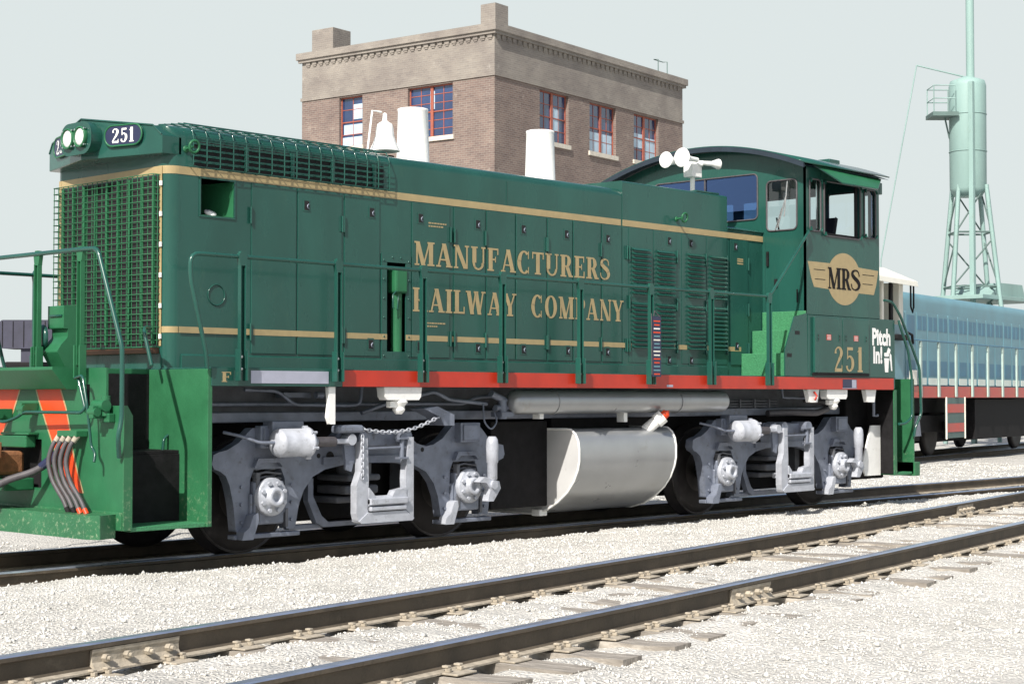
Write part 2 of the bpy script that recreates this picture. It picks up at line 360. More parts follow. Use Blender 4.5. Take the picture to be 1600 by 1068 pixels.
# ================================================================== SETTING: ground and tracks
NZ = .09
def yc(x):
    x = np.asarray(x, float)
    a = -5.13 + .16 * x + .0017 * x * x
    x1 = 11.5; y1 = -5.13 + .16 * x1 + .0017 * x1 ** 2; s1 = .16 + .0034 * x1
    t = np.clip(x - x1, 0, 4.5)
    b = y1 + s1 * (t - t * t / 9.0)
    c = -5.13 + .16 * -8 + .0017 * 64 + (x + 8) * (.16 - .0272)
    return np.where(x > x1, b, np.where(x < -8, c, a))
def slope(x): return (yc(x + .01) - yc(x - .01)) / .02
rng = np.random.default_rng(3)
NG = rng.random((256, 256))
def vnoise(x, y, s):
    x = x / s; y = y / s; xi = np.floor(x).astype(int); yi = np.floor(y).astype(int); fx = x - xi; fy = y - yi
    fx = fx * fx * (3 - 2 * fx); fy = fy * fy * (3 - 2 * fy); g = lambda a, b: NG[a % 256, b % 256]
    return (g(xi, yi) * (1 - fx) + g(xi + 1, yi) * fx) * (1 - fy) + (g(xi, yi + 1) * (1 - fx) + g(xi + 1, yi + 1) * fx) * fy - .5
def sm(a, b, t): t = np.clip((t - a) / (b - a), 0, 1); return t * t * (3 - 2 * t)
TS = .52
def hgt(x, y):
    d = (y - yc(x)) / np.sqrt(1 + slope(x) ** 2)
    n1 = vnoise(x, y, .9) * .05 + vnoise(x + 31, y, .28) * .035 + vnoise(x, y + 77, .11) * .022
    edge = np.interp(x, [-6, -2.6, -.4, 1, 2.8, 5.6, 8, 12, 40], [-1.15, -1.18, -1.36, -1.40, -1.34, -1.02, -1.0, -.97, -.97]) + vnoise(x, y * 0, .8) * .12 + vnoise(x + 9, y * 0, .17) * .07
    bank = -.045 + n1 * .6
    bed = -.19 + n1 * .5
    z = bank + (bed - bank) * sm(0, .10, y - edge)
    far = -.14 + n1
    z = z + (far - z) * sm(1.1, 2.2, y)
    trk = -.083 + n1 * 1.1
    w = 1 - sm(.80, 1.25, d)
    z = np.where(d > -9, z + (trk - z) * w, trk)
    out = sm(.9, 1.5, -d); z = z - .012 * out
    under = np.exp(-((np.abs(d) - .755) / .10) ** 2) * .035
    return z - under
def axis_grid(lo, hi, st, far):
    a = list(np.arange(lo, hi, st)); s = st; x = lo
    L = []
    while x > -far: s *= 1.18; x -= s; L.append(x)
    s = st; x = a[-1]; Rr = []
    while x < far: s *= 1.18; x += s; Rr.append(x)
    return np.array(L[::-1] + a + Rr)
gx = axis_grid(-7, 15, .055, 3500); gy = axis_grid(-9, 1.5, .05, 3500)
GX, GY = np.meshgrid(gx, gy, indexing='ij'); GZ = hgt(GX, GY)
dist = np.hypot(GX, GY); GZ = np.where(dist > 60, -.15, GZ)
def grid_mesh(name, X, Y, Z, m):
    nx, ny = X.shape; v = np.stack([X, Y, Z], -1).reshape(-1, 3)
    i = np.arange(nx - 1)[:, None] * ny + np.arange(ny - 1)[None]; i = i.ravel()
    f = np.stack([i, i + ny, i + ny + 1, i + 1], 1)
    me = bpy.data.meshes.new(name); me.vertices.add(len(v)); me.vertices.foreach_set('co', v.ravel().astype('f'))
    me.loops.add(f.size); me.loops.foreach_set('vertex_index', f.ravel().astype('i'))
    me.polygons.add(len(f)); me.polygons.foreach_set('loop_start', (np.arange(len(f)) * 4).astype('i')); me.polygons.foreach_set('loop_total', np.full(len(f), 4, 'i'))
    me.update(calc_edges=True); me.materials.append(m); o = bpy.data.objects.new(name, me); col.objects.link(o); return o
gm = bpy.data.materials.new('gravel_ground'); gm.use_nodes = True
n = gm.node_tree.nodes; l = gm.node_tree.links; p = n['Principled BSDF']; p.inputs['Roughness'].default_value = .95; p.inputs['Specular IOR Level'].default_value = .15
tc = n.new('ShaderNodeTexCoord'); vo = n.new('ShaderNodeTexVoronoi'); vo.inputs['Scale'].default_value = 42; l.new(tc.outputs['Object'], vo.inputs[0])
nz = n.new('ShaderNodeTexNoise'); nz.inputs['Scale'].default_value = 1.3; nz.inputs['Detail'].default_value = 9; nz.inputs['Roughness'].default_value = .7; l.new(tc.outputs['Object'], nz.inputs[0])
rp = n.new('ShaderNodeValToRGB'); rp.color_ramp.elements[0].position = .35; rp.color_ramp.elements[1].position = .65
rp.color_ramp.elements[0].color = (.45, .44, .41, 1); rp.color_ramp.elements[1].color = (.58, .57, .54, 1); l.new(nz.outputs[0], rp.inputs[0])
mx = n.new('ShaderNodeMixRGB'); mx.blend_type = 'MULTIPLY'; mx.inputs[0].default_value = .45; l.new(rp.outputs[0], mx.inputs[1])
hs = n.new('ShaderNodeValToRGB'); hs.color_ramp.elements[0].color = (.55, .53, .5, 1); hs.color_ramp.elements[1].color = (1, 1, 1, 1); l.new(vo.outputs['Color'], hs.inputs[0]); l.new(hs.outputs[0], mx.inputs[2])
l.new(mx.outputs[0], p.inputs['Base Color'])
bp = n.new('ShaderNodeBump'); bp.inputs['Distance'].default_value = .02; bp.inputs['Strength'].default_value = .8; bp.invert = True; l.new(vo.outputs['Distance'], bp.inputs['Height']); l.new(bp.outputs[0], p.inputs['Normal'])
ground = tag(grid_mesh('ground', GX, GY, GZ, gm), kind='structure')

# loose stones over the ground (uncountable)
def stones(N, xr, yr, smin, smax, keep=None):
    x = rng.uniform(*xr, N); y = rng.uniform(*yr, N)
    k = np.ones(N, bool)
    if keep is not None: k = keep(x, y)
    x, y = x[k], y[k]; N = len(x); z = hgt(x, y)
    s = smin + (smax - smin) * rng.random(N) ** 2.2
    base = np.array([(1, 0, 0), (-1, 0, 0), (0, 1, 0), (0, -1, 0), (0, 0, .75), (0, 0, -.75)], float)
    V = base[None] * s[:, None, None] * rng.uniform(.65, 1.25, (N, 6, 1)) + rng.normal(0, .16, (N, 6, 3)) * s[:, None, None]
    a = rng.uniform(0, 6.28, N); c, q_ = np.cos(a), np.sin(a)
    X = V[..., 0] * c[:, None] - V[..., 1] * q_[:, None]; Y = V[..., 0] * q_[:, None] + V[..., 1] * c[:, None]
    V = np.stack([X + x[:, None], Y + y[:, None], V[..., 2] + z[:, None] + s[:, None] * .25], -1)
    F = np.array([(0, 2, 4), (2, 1, 4), (1, 3, 4), (3, 0, 4), (2, 0, 5), (1, 2, 5), (3, 1, 5), (0, 3, 5)])
    f = (F[None] + (np.arange(N) * 6)[:, None, None]).reshape(-1, 3)
    return V.reshape(-1, 3), f
def keep_near(x, y):
    d = (y - yc(x)) / np.sqrt(1 + slope(x) ** 2)
    u = x - d * 0
    on_rail = (np.abs(np.abs(d) - .755) < .085)
    t = (along(x) / TS) % 1.0
    on_tie = (np.minimum(t, 1 - t) * TS < .10) & (np.abs(d) < 1.3)
    r = rng.random(len(x))
    loco_rail = np.abs(np.abs(y) - .755) < .09
    return (~on_rail) & (~loco_rail) & (~on_tie | (r < .06)) & ((y > -1.5) | (r < 1))
ax = np.arange(-16, 20, .05); al = np.concatenate([[0], np.cumsum(np.hypot(.05, np.diff(yc(ax))))])
def along(x): return np.interp(x, ax, al)
Vs = []; Fs = []; o_ = 0
for args in ((150000, (-6.5, 14.5), (-8.5, -.2), .004, .011, keep_near), (9000, (-6.5, 14.5), (-8.5, -.8), .010, .024, keep_near), (9000, (10, 26), (-1, 6), .012, .03, None), (2500, (-6, 0), (-1, 5), .01, .025, keep_near)):
    v, f = stones(*args); Vs.append(v); Fs.append(f + o_); o_ += len(v)
V = np.concatenate(Vs); F = np.concatenate(Fs)
me = bpy.data.meshes.new('gravel'); me.vertices.add(len(V)); me.vertices.foreach_set('co', V.ravel().astype('f'))
me.loops.add(F.size); me.loops.foreach_set('vertex_index', F.ravel().astype('i')); me.polygons.add(len(F))
me.polygons.foreach_set('loop_start', (np.arange(len(F)) * 3).astype('i')); me.polygons.foreach_set('loop_total', np.full(len(F), 3, 'i')); me.update(calc_edges=True)
me.materials.append(M['stone']); go = bpy.data.objects.new('gravel', me); col.objects.link(go)
tag(go, 'pale crushed limestone gravel spread around the rails', 'gravel', kind='stuff')

RAILP = [(-.029, 0, 0), (.029, 0, 0), (.037, -.009, 0), (.037, -.030, 1), (.012, -.042, 1), (.009, -.120, 1), (.030, -.134, 2), (.070, -.142, 2), (.070, -.152, 2), (-.070, -.152, 2), (-.070, -.142, 2), (-.030, -.134, 2), (-.009, -.120, 1), (-.012, -.042, 1), (-.037, -.030, 1), (-.037, -.009, 0)]
def rail_mesh(path, off, zt):
    mb = MB(); P = [Vector((a, b, 0)) for a, b in path]; K = len(RAILP); vs = []
    for i, p_ in enumerate(P):
        d = (P[min(i + 1, len(P) - 1)] - P[max(i - 1, 0)]).normalized(); nrm = Vector((-d.y, d.x, 0))
        for a, b, _ in RAILP: vs.append(p_ + nrm * (off + a) + Vector((0, 0, zt + b)))
    mb.v = [tuple(v) for v in vs]
    for i in range(len(P) - 1):
        for k in range(K):
            k2 = (k + 1) % K; mb.f.append([i * K + k, (i + 1) * K + k, (i + 1) * K + k2, i * K + k2]); mb.sm.append(False)
            mi = 0 if RAILP[k][2] == 0 and RAILP[k2][2] == 0 else (2 if RAILP[k][2] == 2 and RAILP[k2][2] == 2 else 1)
            mb.mi.append(mi)
    mb.f.append(list(range(K))); mb.sm.append(False); mb.mi.append(1)
    mb.f.append(list(range((len(P) - 1) * K, len(P) * K))[::-1]); mb.sm.append(False); mb.mi.append(1)
    return mb
RM = [M['railtop'], M['railside'], M['flange']]
near_path = [(x, float(yc(x))) for x in np.arange(-13, 18.01, .35)]
rails = []
for off, lab in ((.755, 'far rail of the empty curved track, closest to the green locomotive'), (-.755, 'nearest rail in the foreground on the outer side of the curved track')):
    rl = rail_mesh(near_path, off, NZ).build('rail', RM); tag(rl, lab, 'rail', 'steel rails on the ground'); rails.append(rl)
lp = [(x, 0) for x in (-25, -10, 0, 10, 20, 60)]
tag(rail_mesh(lp, -.755, 0).build('rail', RM), 'rail in shadow under the near wheels of the green locomotive', 'rail', 'steel rails on the ground')
tag(rail_mesh(lp, .755, 0).build('rail', RM), 'rail under the far wheels of the green locomotive', 'rail', 'steel rails on the ground')
H2 = R(80); d2 = Vector((math.sin(H2), math.cos(H2), 0)); n2 = Vector((-d2.y, d2.x, 0)); P2 = Vector((23.978, 5.9485, 0)); C2 = P2 + n2 * 1.52
lp2 = [tuple((C2 + d2 * t)[:2]) for t in (-14, 0, 20, 60)]
tag(rail_mesh(lp2, -.755, -.02).build('rail', RM), 'near rail under the turquoise locomotive', 'rail', 'steel rails on the ground')
tag(rail_mesh(lp2, .755, -.02).build('rail', RM), 'far rail under the turquoise locomotive', 'rail', 'steel rails on the ground')

def joint(parent, off, xa, side):
    n_ = 6; L = .62; y0 = float(yc(xa)); m_ = float(slope(xa)); d = Vector((1, m_, 0)).normalized(); nn = Vector((-d.y, d.x, 0))
    base = Vector((xa, y0, NZ)) + nn * off
    mb = MB(); prof = [(.014, -.044), (.034, -.035), (.032, -.055), (.026, -.070), (.028, -.105), (.048, -.132), (.054, -.139), (.010, -.132)]
    v = []
    for s in (-L / 2, L / 2):
        for a, b in prof: v.append(base + d * s + nn * (side * a) + Vector((0, 0, b)))
    k = len(prof); mb.add(v, [list(range(k)), list(range(k, 2 * k))[::-1]] + [(i, (i + 1) % k, (i + 1) % k + k, i + k) for i in range(k)])
    jb = mb.build('joint_bar', M['flange'], parent)
    for i in range(4):
        c = base + d * (-.225 + .15 * i) + nn * side * .026 + Vector((0, 0, -.086)); b = MB(); b.cyl(c, c + nn * side * .035, .022, .022, 6, False); b.cyl(c + nn * side * .035, c + nn * side * .055, .012, .012, 10); b.build('bolt', M['flange'], jb)
joint(rails[0], .755, -3.87, -1); joint(rails[0], .755, 9.7, -1); joint(rails[1], -.755, .42, -1)

# ties of the near track
tie_group = 'wooden ties of the empty curved track'
def make_tie(k):
    t = empty('railroad_tie')
    hb = .11 + random.uniform(-.012, .012); L = 1.3 + random.uniform(-.05, .04)
    mb = MB(); w = []; ns = 14
    for i in range(ns + 1):
        xx = -L + 2 * L * i / ns; dz = random.uniform(-.006, .006)
        w.append([(-hb + random.uniform(-.006, .006), xx), (hb + random.uniform(-.006, .006), xx), dz])
    v = []
    for a, b, dz in w: v += [(a[0], a[1], -.15), (b[0], b[1], -.15), (b[0], b[1], dz - .002), (a[0], a[1], dz - .002)]
    f = [(3, 2, 1, 0), (ns * 4, ns * 4 + 1, ns * 4 + 2, ns * 4 + 3)]
    for i in range(ns):
        for a in range(4): f.append((i * 4 + a, i * 4 + (a + 1) % 4, (i + 1) * 4 + (a + 1) % 4, (i + 1) * 4 + a))
    mb.add(v, f); mb.build('beam', M['tie'], t)
    for s in (-1, 1):
        pm = MB(); pm.box(-.085, .085, s * .755 - .17, s * .755 + .17, .001, .012); pl = pm.build('tie_plate', M['flange'], t, bevel=.004)
        for dx, dy in ((-.05, -.085), (.05, -.085), (.05, .085)):
            sp = MB(); y0 = s * .755 + dy; sp.box(dx - .011, dx + .011, y0 - .016, y0 + .016, .012, .034); sp.box(dx - .016, dx + .016, y0 - .02 + (.012 if dy < 0 else -.012), y0 + .02 + (.012 if dy < 0 else -.012), .034, .046); sp.build('spike', M['flange'], pl, bevel=.003)
    return t
protos = [make_tie(k) for k in range(5)]; usedp = set()
s0 = float(along(-6.5)); kk = math.ceil(s0 / TS)
while True:
    x = float(np.interp(kk * TS, al, ax))
    if x > 13: break
    i = kk % 5; t = protos[i] if i not in usedp else copy_tree(protos[i]); usedp.add(i)
    t.location = (x, float(yc(x)), NZ - .154 - random.uniform(0, .022)); t.rotation_euler = (random.uniform(-.004, .004), 0, math.atan(float(slope(x))) + random.uniform(-.03, .03))
    tag(t, 'weathered grey brown wooden tie half buried in pale gravel under the empty curved track', 'tie', tie_group); kk += 1
# ties under the locomotive track, where its ends come out of the shadow
for x in [-5.2 + .53 * i for i in range(6)] + [10.4 + .53 * i for i in range(12)]:
    t = MB().box(-.11, .11, -1.3, 1.3, -.16, 0).build('railroad_tie', M['tie'], bevel=.01); t.location = (x, 0, -.154 - random.uniform(0, .01)); t.rotation_euler.z = random.uniform(-.02, .02)
    tag(t, 'wooden tie under the rails the green locomotive stands on', 'tie', 'ties of the locomotive track')

# ================================================================== GREEN LOCOMOTIVE
loco = tag(empty('locomotive'), 'large green switcher locomotive with gold lettering and a red side sill', 'locomotive')
HY = .87
def L(mb, name, m, bevel=0, parent=None, solid=0): return mb.build(name, M[m] if isinstance(m, str) else m, parent or loco, bevel, solid)
# ---- deck and sill
mb = MB().box(-.865, 9.97, -1.515, 1.515, 1.47, 1.60); mb.box(-.865, 10.0, -1.51, 1.51, 1.598, 1.612); L(mb, 'deck', 'green', .004)
for a, b in ((-1.527, -1.515), (1.515, 1.527)): L(MB().box(-.87, .545, a, b, 1.458, 1.606), 'green_sill', 'green', .002)
for a, b in ((-1.527, -1.515), (1.515, 1.527)): L(MB().box(.546, 9.92, a, b, 1.458, 1.602), 'red_sill', 'red', .002)
L(MB().box(-.47, .38, -1.532, -1.5275, 1.482, 1.588), 'builder_strip', 'lilac', .001)
mb = MB(); mb.polys(layout('F', -.775, -.665, 1.492, .082), (0, -1.527, 0), (1, 0, 0), (0, 0, 1), (0, -1, 0), .001); L(mb, 'front_letter', 'gold')
# ---- hood body: rounded front corners and rounded roof edge
xf = -.84; rc = .11
def hood_section(x0, x1, hy, z0, z1, r=.11, crown=.03, name='hood', m='green', front=False):
    prof = [(-hy, z0), (-hy, z1 - r)]
    for k in range(1, 7): t = math.pi / 2 * k / 6; prof.append((-hy + r - r * math.cos(t), z1 - r + r * math.sin(t)))
    prof.append((0, z1 + crown)); prof += [(-a, b) for a, b in prof[:-1][::-1]]
    mb = MB(); n_ = len(prof)
    # shallow plan rounding at the front
    cols = []
    if front:
        for k in range(7):
            t = math.pi / 2 * k / 6; xx = x0 + rc - rc * math.cos(t); ins = rc - rc * math.sin(t); cols.append((xx, ins))
    else: cols.append((x0, 0))
    cols.append((x1, 0)); v = []
    for xx, ins in cols:
        for a, b in prof:
            s_ = max(-hy + ins, min(hy - ins, a)) if ins else a
            v.append((xx, s_, b))
    f = []
    for i in range(len(cols) - 1):
        for k in range(n_ - 1): f.append((i * n_ + k, (i + 1) * n_ + k, (i + 1) * n_ + k + 1, i * n_ + k + 1))
    mb.add(v, f, True); mb.add(v, [list(range(n_)), list(range((len(cols) - 1) * n_, len(cols) * n_))[::-1]])
    o = mb.build(name, M[m], loco); e = o.modifiers.new('e', 'EDGE_SPLIT'); e.split_angle = R(35); return o
# body below the doors is the hood core; doors lie on it. Square opening and the tall slot are cut in the wall
def side_wall(sgn):
    mb = MB(); holes = [(-.50, -.15, 2.93, 3.245), (1.67, 1.915, 1.80, 2.65)] if sgn < 0 else []
    wall_cells(mb, xf + rc, 5.22, 1.612, 3.30, holes, lambda a, b: (a, sgn * HY, b)); return mb
L(side_wall(-1), 'hood_side', 'green'); L(side_wall(1), 'hood_side', 'green')
# recess linings
mb = MB()
mb.box(-.50, -.15, -HY + .002, -HY + .5, 2.925, 2.935); mb.add([(-.15, -HY, 2.93), (-.15, -HY, 3.245), (-.25, -HY + .42, 3.245), (-.25, -HY + .42, 2.93)], [(0, 1, 2, 3)])
L(mb, 'recess_lining', 'green_dusty')
L(MB().box(-.60, -.05, -HY + .42, -HY + .44, 2.85, 3.28).box(-.52, -.505, -HY + .005, -HY + .42, 2.9, 3.28), 'recess_back', 'dark')
L(MB().lathe([(.0, 0), (.055, .0), (.055, .02), (0, .03)], (-.33, -HY + .10, 2.955), (0, -.5, .8)), 'recess_lamp', 'white')
mb = MB()
for a, b, c, d in ((-.52, -.13, 3.245, 3.262), (-.52, -.13, 2.913, 2.93), (-.52, -.503, 2.93, 3.245), (-.147, -.13, 2.93, 3.245)): mb.box(a, b, -HY - .008, -HY, c, d)
L(mb, 'recess_rim', 'green', .002)
L(MB().box(1.55, 2.1, -HY + .30, -HY + .32, 1.7, 2.75), 'slot_back', 'dark')
sl = L(MB().tube([(1.85, -HY + .05, 1.80), (1.85, -HY + .05, 2.48)], .055, 16), 'slot_pipe', 'green_dusty')
mb = MB().box(1.77, 1.93, -HY - .03, -HY + .10, 2.36, 2.60); L(mb, 'valve_box', 'green_dusty', .02, sl)
L(MB().tube([(1.78, -HY - .02, 2.38), (1.72, -HY - .04, 2.34), (1.72, -HY - .04, 2.22), (1.79, -HY - .03, 2.20), (1.81, -HY - .02, 2.33)], .007, 6), 'valve_handle', 'green', 0, sl)
mb = MB()
for a, b, c, d in ((1.60, 1.985, 2.65, 2.735), (1.60, 1.985, 1.715, 1.80), (1.60, 1.67, 1.80, 2.65), (1.915, 1.985, 1.80, 2.65)): mb.box(a, b, -HY - .012, -HY - .001, c, d)
fr = L(mb, 'slot_frame', 'green', .002); mb = MB()
for i in range(6):
    for x in (1.63, 1.955): mb.lathe([(.011, 0), (.008, .008), (0, .01)], (x, -HY - .012, 1.76 + i * .182), (0, -1, 0), 8)
for x in (1.74, 1.85): mb.lathe([(.011, 0), (.008, .008), (0, .01)], (x, -HY - .012, 2.70), (0, -1, 0), 8)
L(mb, 'frame_bolts', 'green', 0, fr)
# front wall, corners and upper hood
mb = MB()
for sg in (-1, 1):
    pts = [(xf + rc - rc * math.cos(t), sg * (HY - rc + rc * math.sin(t))) for t in [math.pi / 2 * k / 10 for k in range(11)]]
    v = [(a, b, 1.612) for a, b in pts] + [(a, b, 3.30) for a, b in pts]; L(MB().add(v, [(i, i + 1, i + 12, i + 11) for i in range(10)], True), 'corner_post', 'green')
L(MB().box(xf, xf + .02, -HY + rc, HY - rc, 1.612, 3.298), 'front_wall', 'green')
hood_section(xf, 5.22, HY, 3.30, 3.68, r=.10, crown=.02, name='hood_roof', front=True)
hood_section(5.222, 7.20, HY + .005, 1.612, 3.765, r=.025, crown=.01, name='rear_hood')
mb = MB().box(7.20, 7.945, -HY + .002, HY - .002, 1.612, 3.37); mb.prism([(-HY - .02, 3.37), (-HY - .02, 3.385), (-.7, 3.43), (.7, 3.43), (HY + .02, 3.385), (HY + .02, 3.37)], 7.201, 7.945, 'x'); L(mb, 'cab_nose', 'green', .004)
# roof panel seams
mb = MB()
for x in (1.70, 3.35): mb.box(x - .006, x + .006, -HY - .004, -HY - .0005, 3.33, 3.58)
L(mb, 'seam_strip', 'green')
L(MB().prism([(-.885, 1.612), (-.885, 1.72), (-.868, 1.735), (.868, 1.735), (.885, 1.72), (.885, 1.612)], -.70, 7.19, 'x'), 'base_skirt', 'green')
# ---- doors
doors = [(.045, .552, 0, .03), (.572, 1.10, 1, 1.10), (1.135, 1.575, 1, 1.12), (2.0, 2.515, 1, 2.52), (2.575, 3.02, 1, 2.575), (3.045, 3.465, 0, 3.02), (3.485, 3.95, 1, 3.95), (3.975, 4.37, 1, 3.97), (4.39, 4.84, 0, 4.84), (4.87, 5.205, 1, 5.29), (5.33, 5.755, 1, 5.33), (5.78, 6.20, 1, 6.2), (6.30, 6.76, 1, 6.76), (6.785, 7.18, 1, 7.18), (7.26, 7.62, 1, 7.62)]
dpos = -HY - .010
for i, (a, b, fl, hx) in enumerate(doors):
    z1 = 3.255 if a < 5 else 3.255
    d = L(MB().box(a, b, dpos, -HY - (.0055 if a > 5.2 else .0005), 1.75, z1), 'hood_door', 'green', .004)
    if fl:
        for lx, lz in ((.67, 3.11), (1.47, 3.11), (2.11, 3.105), (2.91, 3.105), (3.59, 3.105), (4.27, 3.1), (4.96, 3.1), (6.06, 3.15), (6.47, 3.15), (7.36, 3.17), (1.46, 1.865), (2.10, 1.86), (2.91, 1.86), (3.59, 1.86), (4.29, 1.86), (4.95, 1.86), (6.05, 1.79), (6.47, 1.79), (7.38, 1.98)):
            if a < lx < b:
                m_ = MB(); w_ = .040; h_ = .056
                m_.box(lx - w_, lx + w_, dpos - .004, dpos - .0005, lz - h_, lz + h_); la = L(m_, 'latch', 'green', .001, d)
                L(MB().box(lx - .026, lx + .030, dpos - .0050, dpos - .0043, lz - .044, lz + .040), 'latch_hole', 'dark', 0, la)
                L(MB().tube([(lx + .024, dpos - .006, lz + .012), (lx + .002, dpos - .014, lz - .004), (lx + .006, dpos - .014, lz - .026), (lx + .026, dpos - .006, lz - .03)], .006, 6), 'latch_handle', 'silver', 0, la)
    for hz in ((2.97, 1.94) if a < 5.3 else (2.97, 2.42, 1.94)):
        hm = MB()
        s_ = -1 if hx > (a + b) / 2 else 1
        hm.box(hx - .004 + (.0 if s_ > 0 else -.03), hx + .034 + (.0 if s_ > 0 else -.03), dpos - .004, dpos - .0005, hz - .07, hz + .07)
        hm.cyl((hx, dpos - .012, hz - .075), (hx, dpos - .012, hz + .075), .010, .010, 8)
        L(hm, 'hinge', 'green', 0, d)
# louvers
def louver(x0, x1, z0, z1, n_):
    mb = MB(); mb.box(x0 - .012, x1 + .012, dpos - .003, dpos - .0006, z0 - .015, z1 + .01); st = (z1 - z0) / n_
    for i in range(n_):
        z = z0 + i * st
        v = []
        for x in (x0, x1): v += [(x, dpos - .003, z + st * .92), (x, dpos - .026, z + st * .74), (x, dpos - .044, z + st * .34), (x, dpos - .038, z + st * .36), (x, dpos - .003, z + st * .60)]
        mb.add(v, [(0, 1, 2, 3, 4), (9, 8, 7, 6, 5), (0, 5, 6, 1), (1, 6, 7, 2), (2, 7, 8, 3), (3, 8, 9, 4)])
    return L(mb, 'louvre_panel', 'green')
for x0, x1 in ((5.385, 5.69), (5.83, 6.14), (6.405, 6.71), (6.845, 7.15)):
    louver(x0, x1, 2.50, 3.035, 11); louver(x0, x1, 1.90, 2.43, 11)
# gold stripes (side), front band
sy = dpos - .0012
mb = MB().box(xf + rc, 5.20, -HY - .0035, -HY - .0005, 3.262, 3.33); mb.box(5.225, 7.945, -HY - .0085, -HY - .0055, 3.262, 3.33)
for a, b, fl, hx in doors: pass
L(mb, 'gold_stripe', 'gold')
mb = MB(); mb.box(xf + rc, 1.598, sy - .001, sy, 1.912, 1.965); mb.box(1.988, 7.47, sy - .001, sy, 1.912, 1.965)
mb.box(1.6, 1.668, -HY - .015, -HY - .0122, 1.912, 1.965); mb.box(1.917, 1.985, -HY - .015, -HY - .0122, 1.912, 1.965); L(mb, 'gold_stripe', 'gold')
mb = MB()
for z0, z1 in ((3.262, 3.33), (1.912, 1.965)):
    for sg in (-1, 1):
        rr = rc + .003
        pts = [(xf + rc - rr * math.cos(t), sg * (HY - rc + rr * math.sin(t))) for t in [math.pi / 2 * k / 10 for k in range(11)]]
        v = [(a, b, z0) for a, b in pts] + [(a, b, z1) for a, b in pts]; mb.add(v, [(i, i + 1, i + 12, i + 11) for i in range(10)], True)
L(mb, 'corner_stripe', 'gold')
mb = MB().box(xf - .004, xf - .0005, -.76, .76, 3.262, 3.33)
for s_ in (-1, 1): mb.box(xf - .006, xf - .0045, s_ * .775 - .015, s_ * .775 + .022, 1.80, 3.33)
L(mb, 'front_trim', 'gold')
mb = MB()
for s_ in (-1, 1):
    for i in range(6): mb.box(xf - .02, xf - .0065, s_ * .785 - .012, s_ * .785 + .012, 1.86 + i * .26, 1.90 + i * .26)
L(mb, 'trim_clip', 'white')
# ---- front radiator screen
sx = xf - .075
mb = MB()
W = .765; ny = 21; nz_ = 27
for i in range(ny): y = -W + 2 * W * i / (ny - 1); mb.tube([(sx, y, 1.79), (sx, y, 3.255)], .0042, 5)
for i in range(nz_): z = 1.79 + (3.255 - 1.79) * i / (nz_ - 1); mb.tube([(xf, -W, z), (sx - .006, -W, z), (sx - .006, W, z), (xf, W, z)], .0042, 5)
for s_ in (-1, 1):
    mb.tube([(xf - .03, s_ * W, 1.79), (xf - .03, s_ * W, 3.255)], .0042, 5)
L(mb, 'front_screen', 'green_dusty')
mb = MB()
for i in range(9):
    y = -.70 + 1.4 * i / 8; mb.box(xf - .035, xf - .012, y - .012, y + .012, 1.82, 3.24)
L(mb, 'screen_ribs', 'green_dusty')
L(MB().box(xf - .010, xf - .0008, -.75, .75, 1.81, 3.25), 'radiator_core', 'dark')
mb = MB().box(xf - .075, xf - .002, -.76, .76, 1.735, 1.785); L(mb, 'shadow_strip', 'brown', .004)  # brown strip put in for the dark shadow below the screen
# ---- side/roof screens
mb = MB(); yo = -HY - .055; x0, x1 = -.62, 1.66
for i in range(17):
    x = x0 + (x1 - x0) * i / 16
    mb.tube([(x, -HY - .004, 3.335), (x, yo, 3.335), (x, yo, 3.60), (x, yo + .05, 3.70), (x, -.42, 3.745)], .0058, 6, fillet=.04)
for z in (3.335, 3.385, 3.435, 3.485, 3.535, 3.59): mb.tube([(x0, yo, z), (x1, yo, z)], .0042, 5)
for y, z in ((yo + .02, 3.66), (yo + .06, 3.70), (-.78, 3.72), (-.70, 3.728), (-.60, 3.735), (-.50, 3.742), (-.42, 3.745)): mb.tube([(x0, y, z), (x1, y, z)], .0042, 5)
L(mb, 'roof_screen', 'green')
L(MB().box(x0 + .03, x1 - .03, -HY - .004, -HY - .0008, 3.345, 3.56), 'roof_radiator', 'dark')
mb = MB()
for i in range(4): z = 3.375 + i * .052; mb.box(x0 + .04, x1 - .04, -HY - .018, -HY - .0045, z, z + .016)
for x in (-.02, .5, .98, 1.5): mb.box(x - .02, x + .02, -HY - .022, -HY - .0048, 3.35, 3.56)
L(mb, 'shutter_slats', 'green')
# lifting eyes
for (x, y, z) in ((-.66, -HY, 3.49), (6.20, -HY - .01, 3.42)):
    mb = MB(); mb.cyl((x, y, z - .01), (x + .0, y - .10, z), .012, .012, 8); cx = (x, y - .12, z)
    mb.tube([(x + .05 * math.cos(t), y - .12 - .01 * math.sin(t), z + .05 * math.sin(t)) for t in [2 * math.pi * k / 16 for k in range(16)]], .012, 8, closed=True)
    mb.lathe([(.03, 0), (.03, .01), (0, .01)], (x, y, z - .01), (0, -1, 0), 12); L(mb, 'lifting_eye', 'green_dusty')
mb = MB().tube([(-.33 + .09 * math.cos(t), -HY - .004, 2.25 + .09 * math.sin(t)) for t in [2 * math.pi * k / 24 for k in range(24)]], .006, 6, closed=True); L(mb, 'round_cover', 'green')
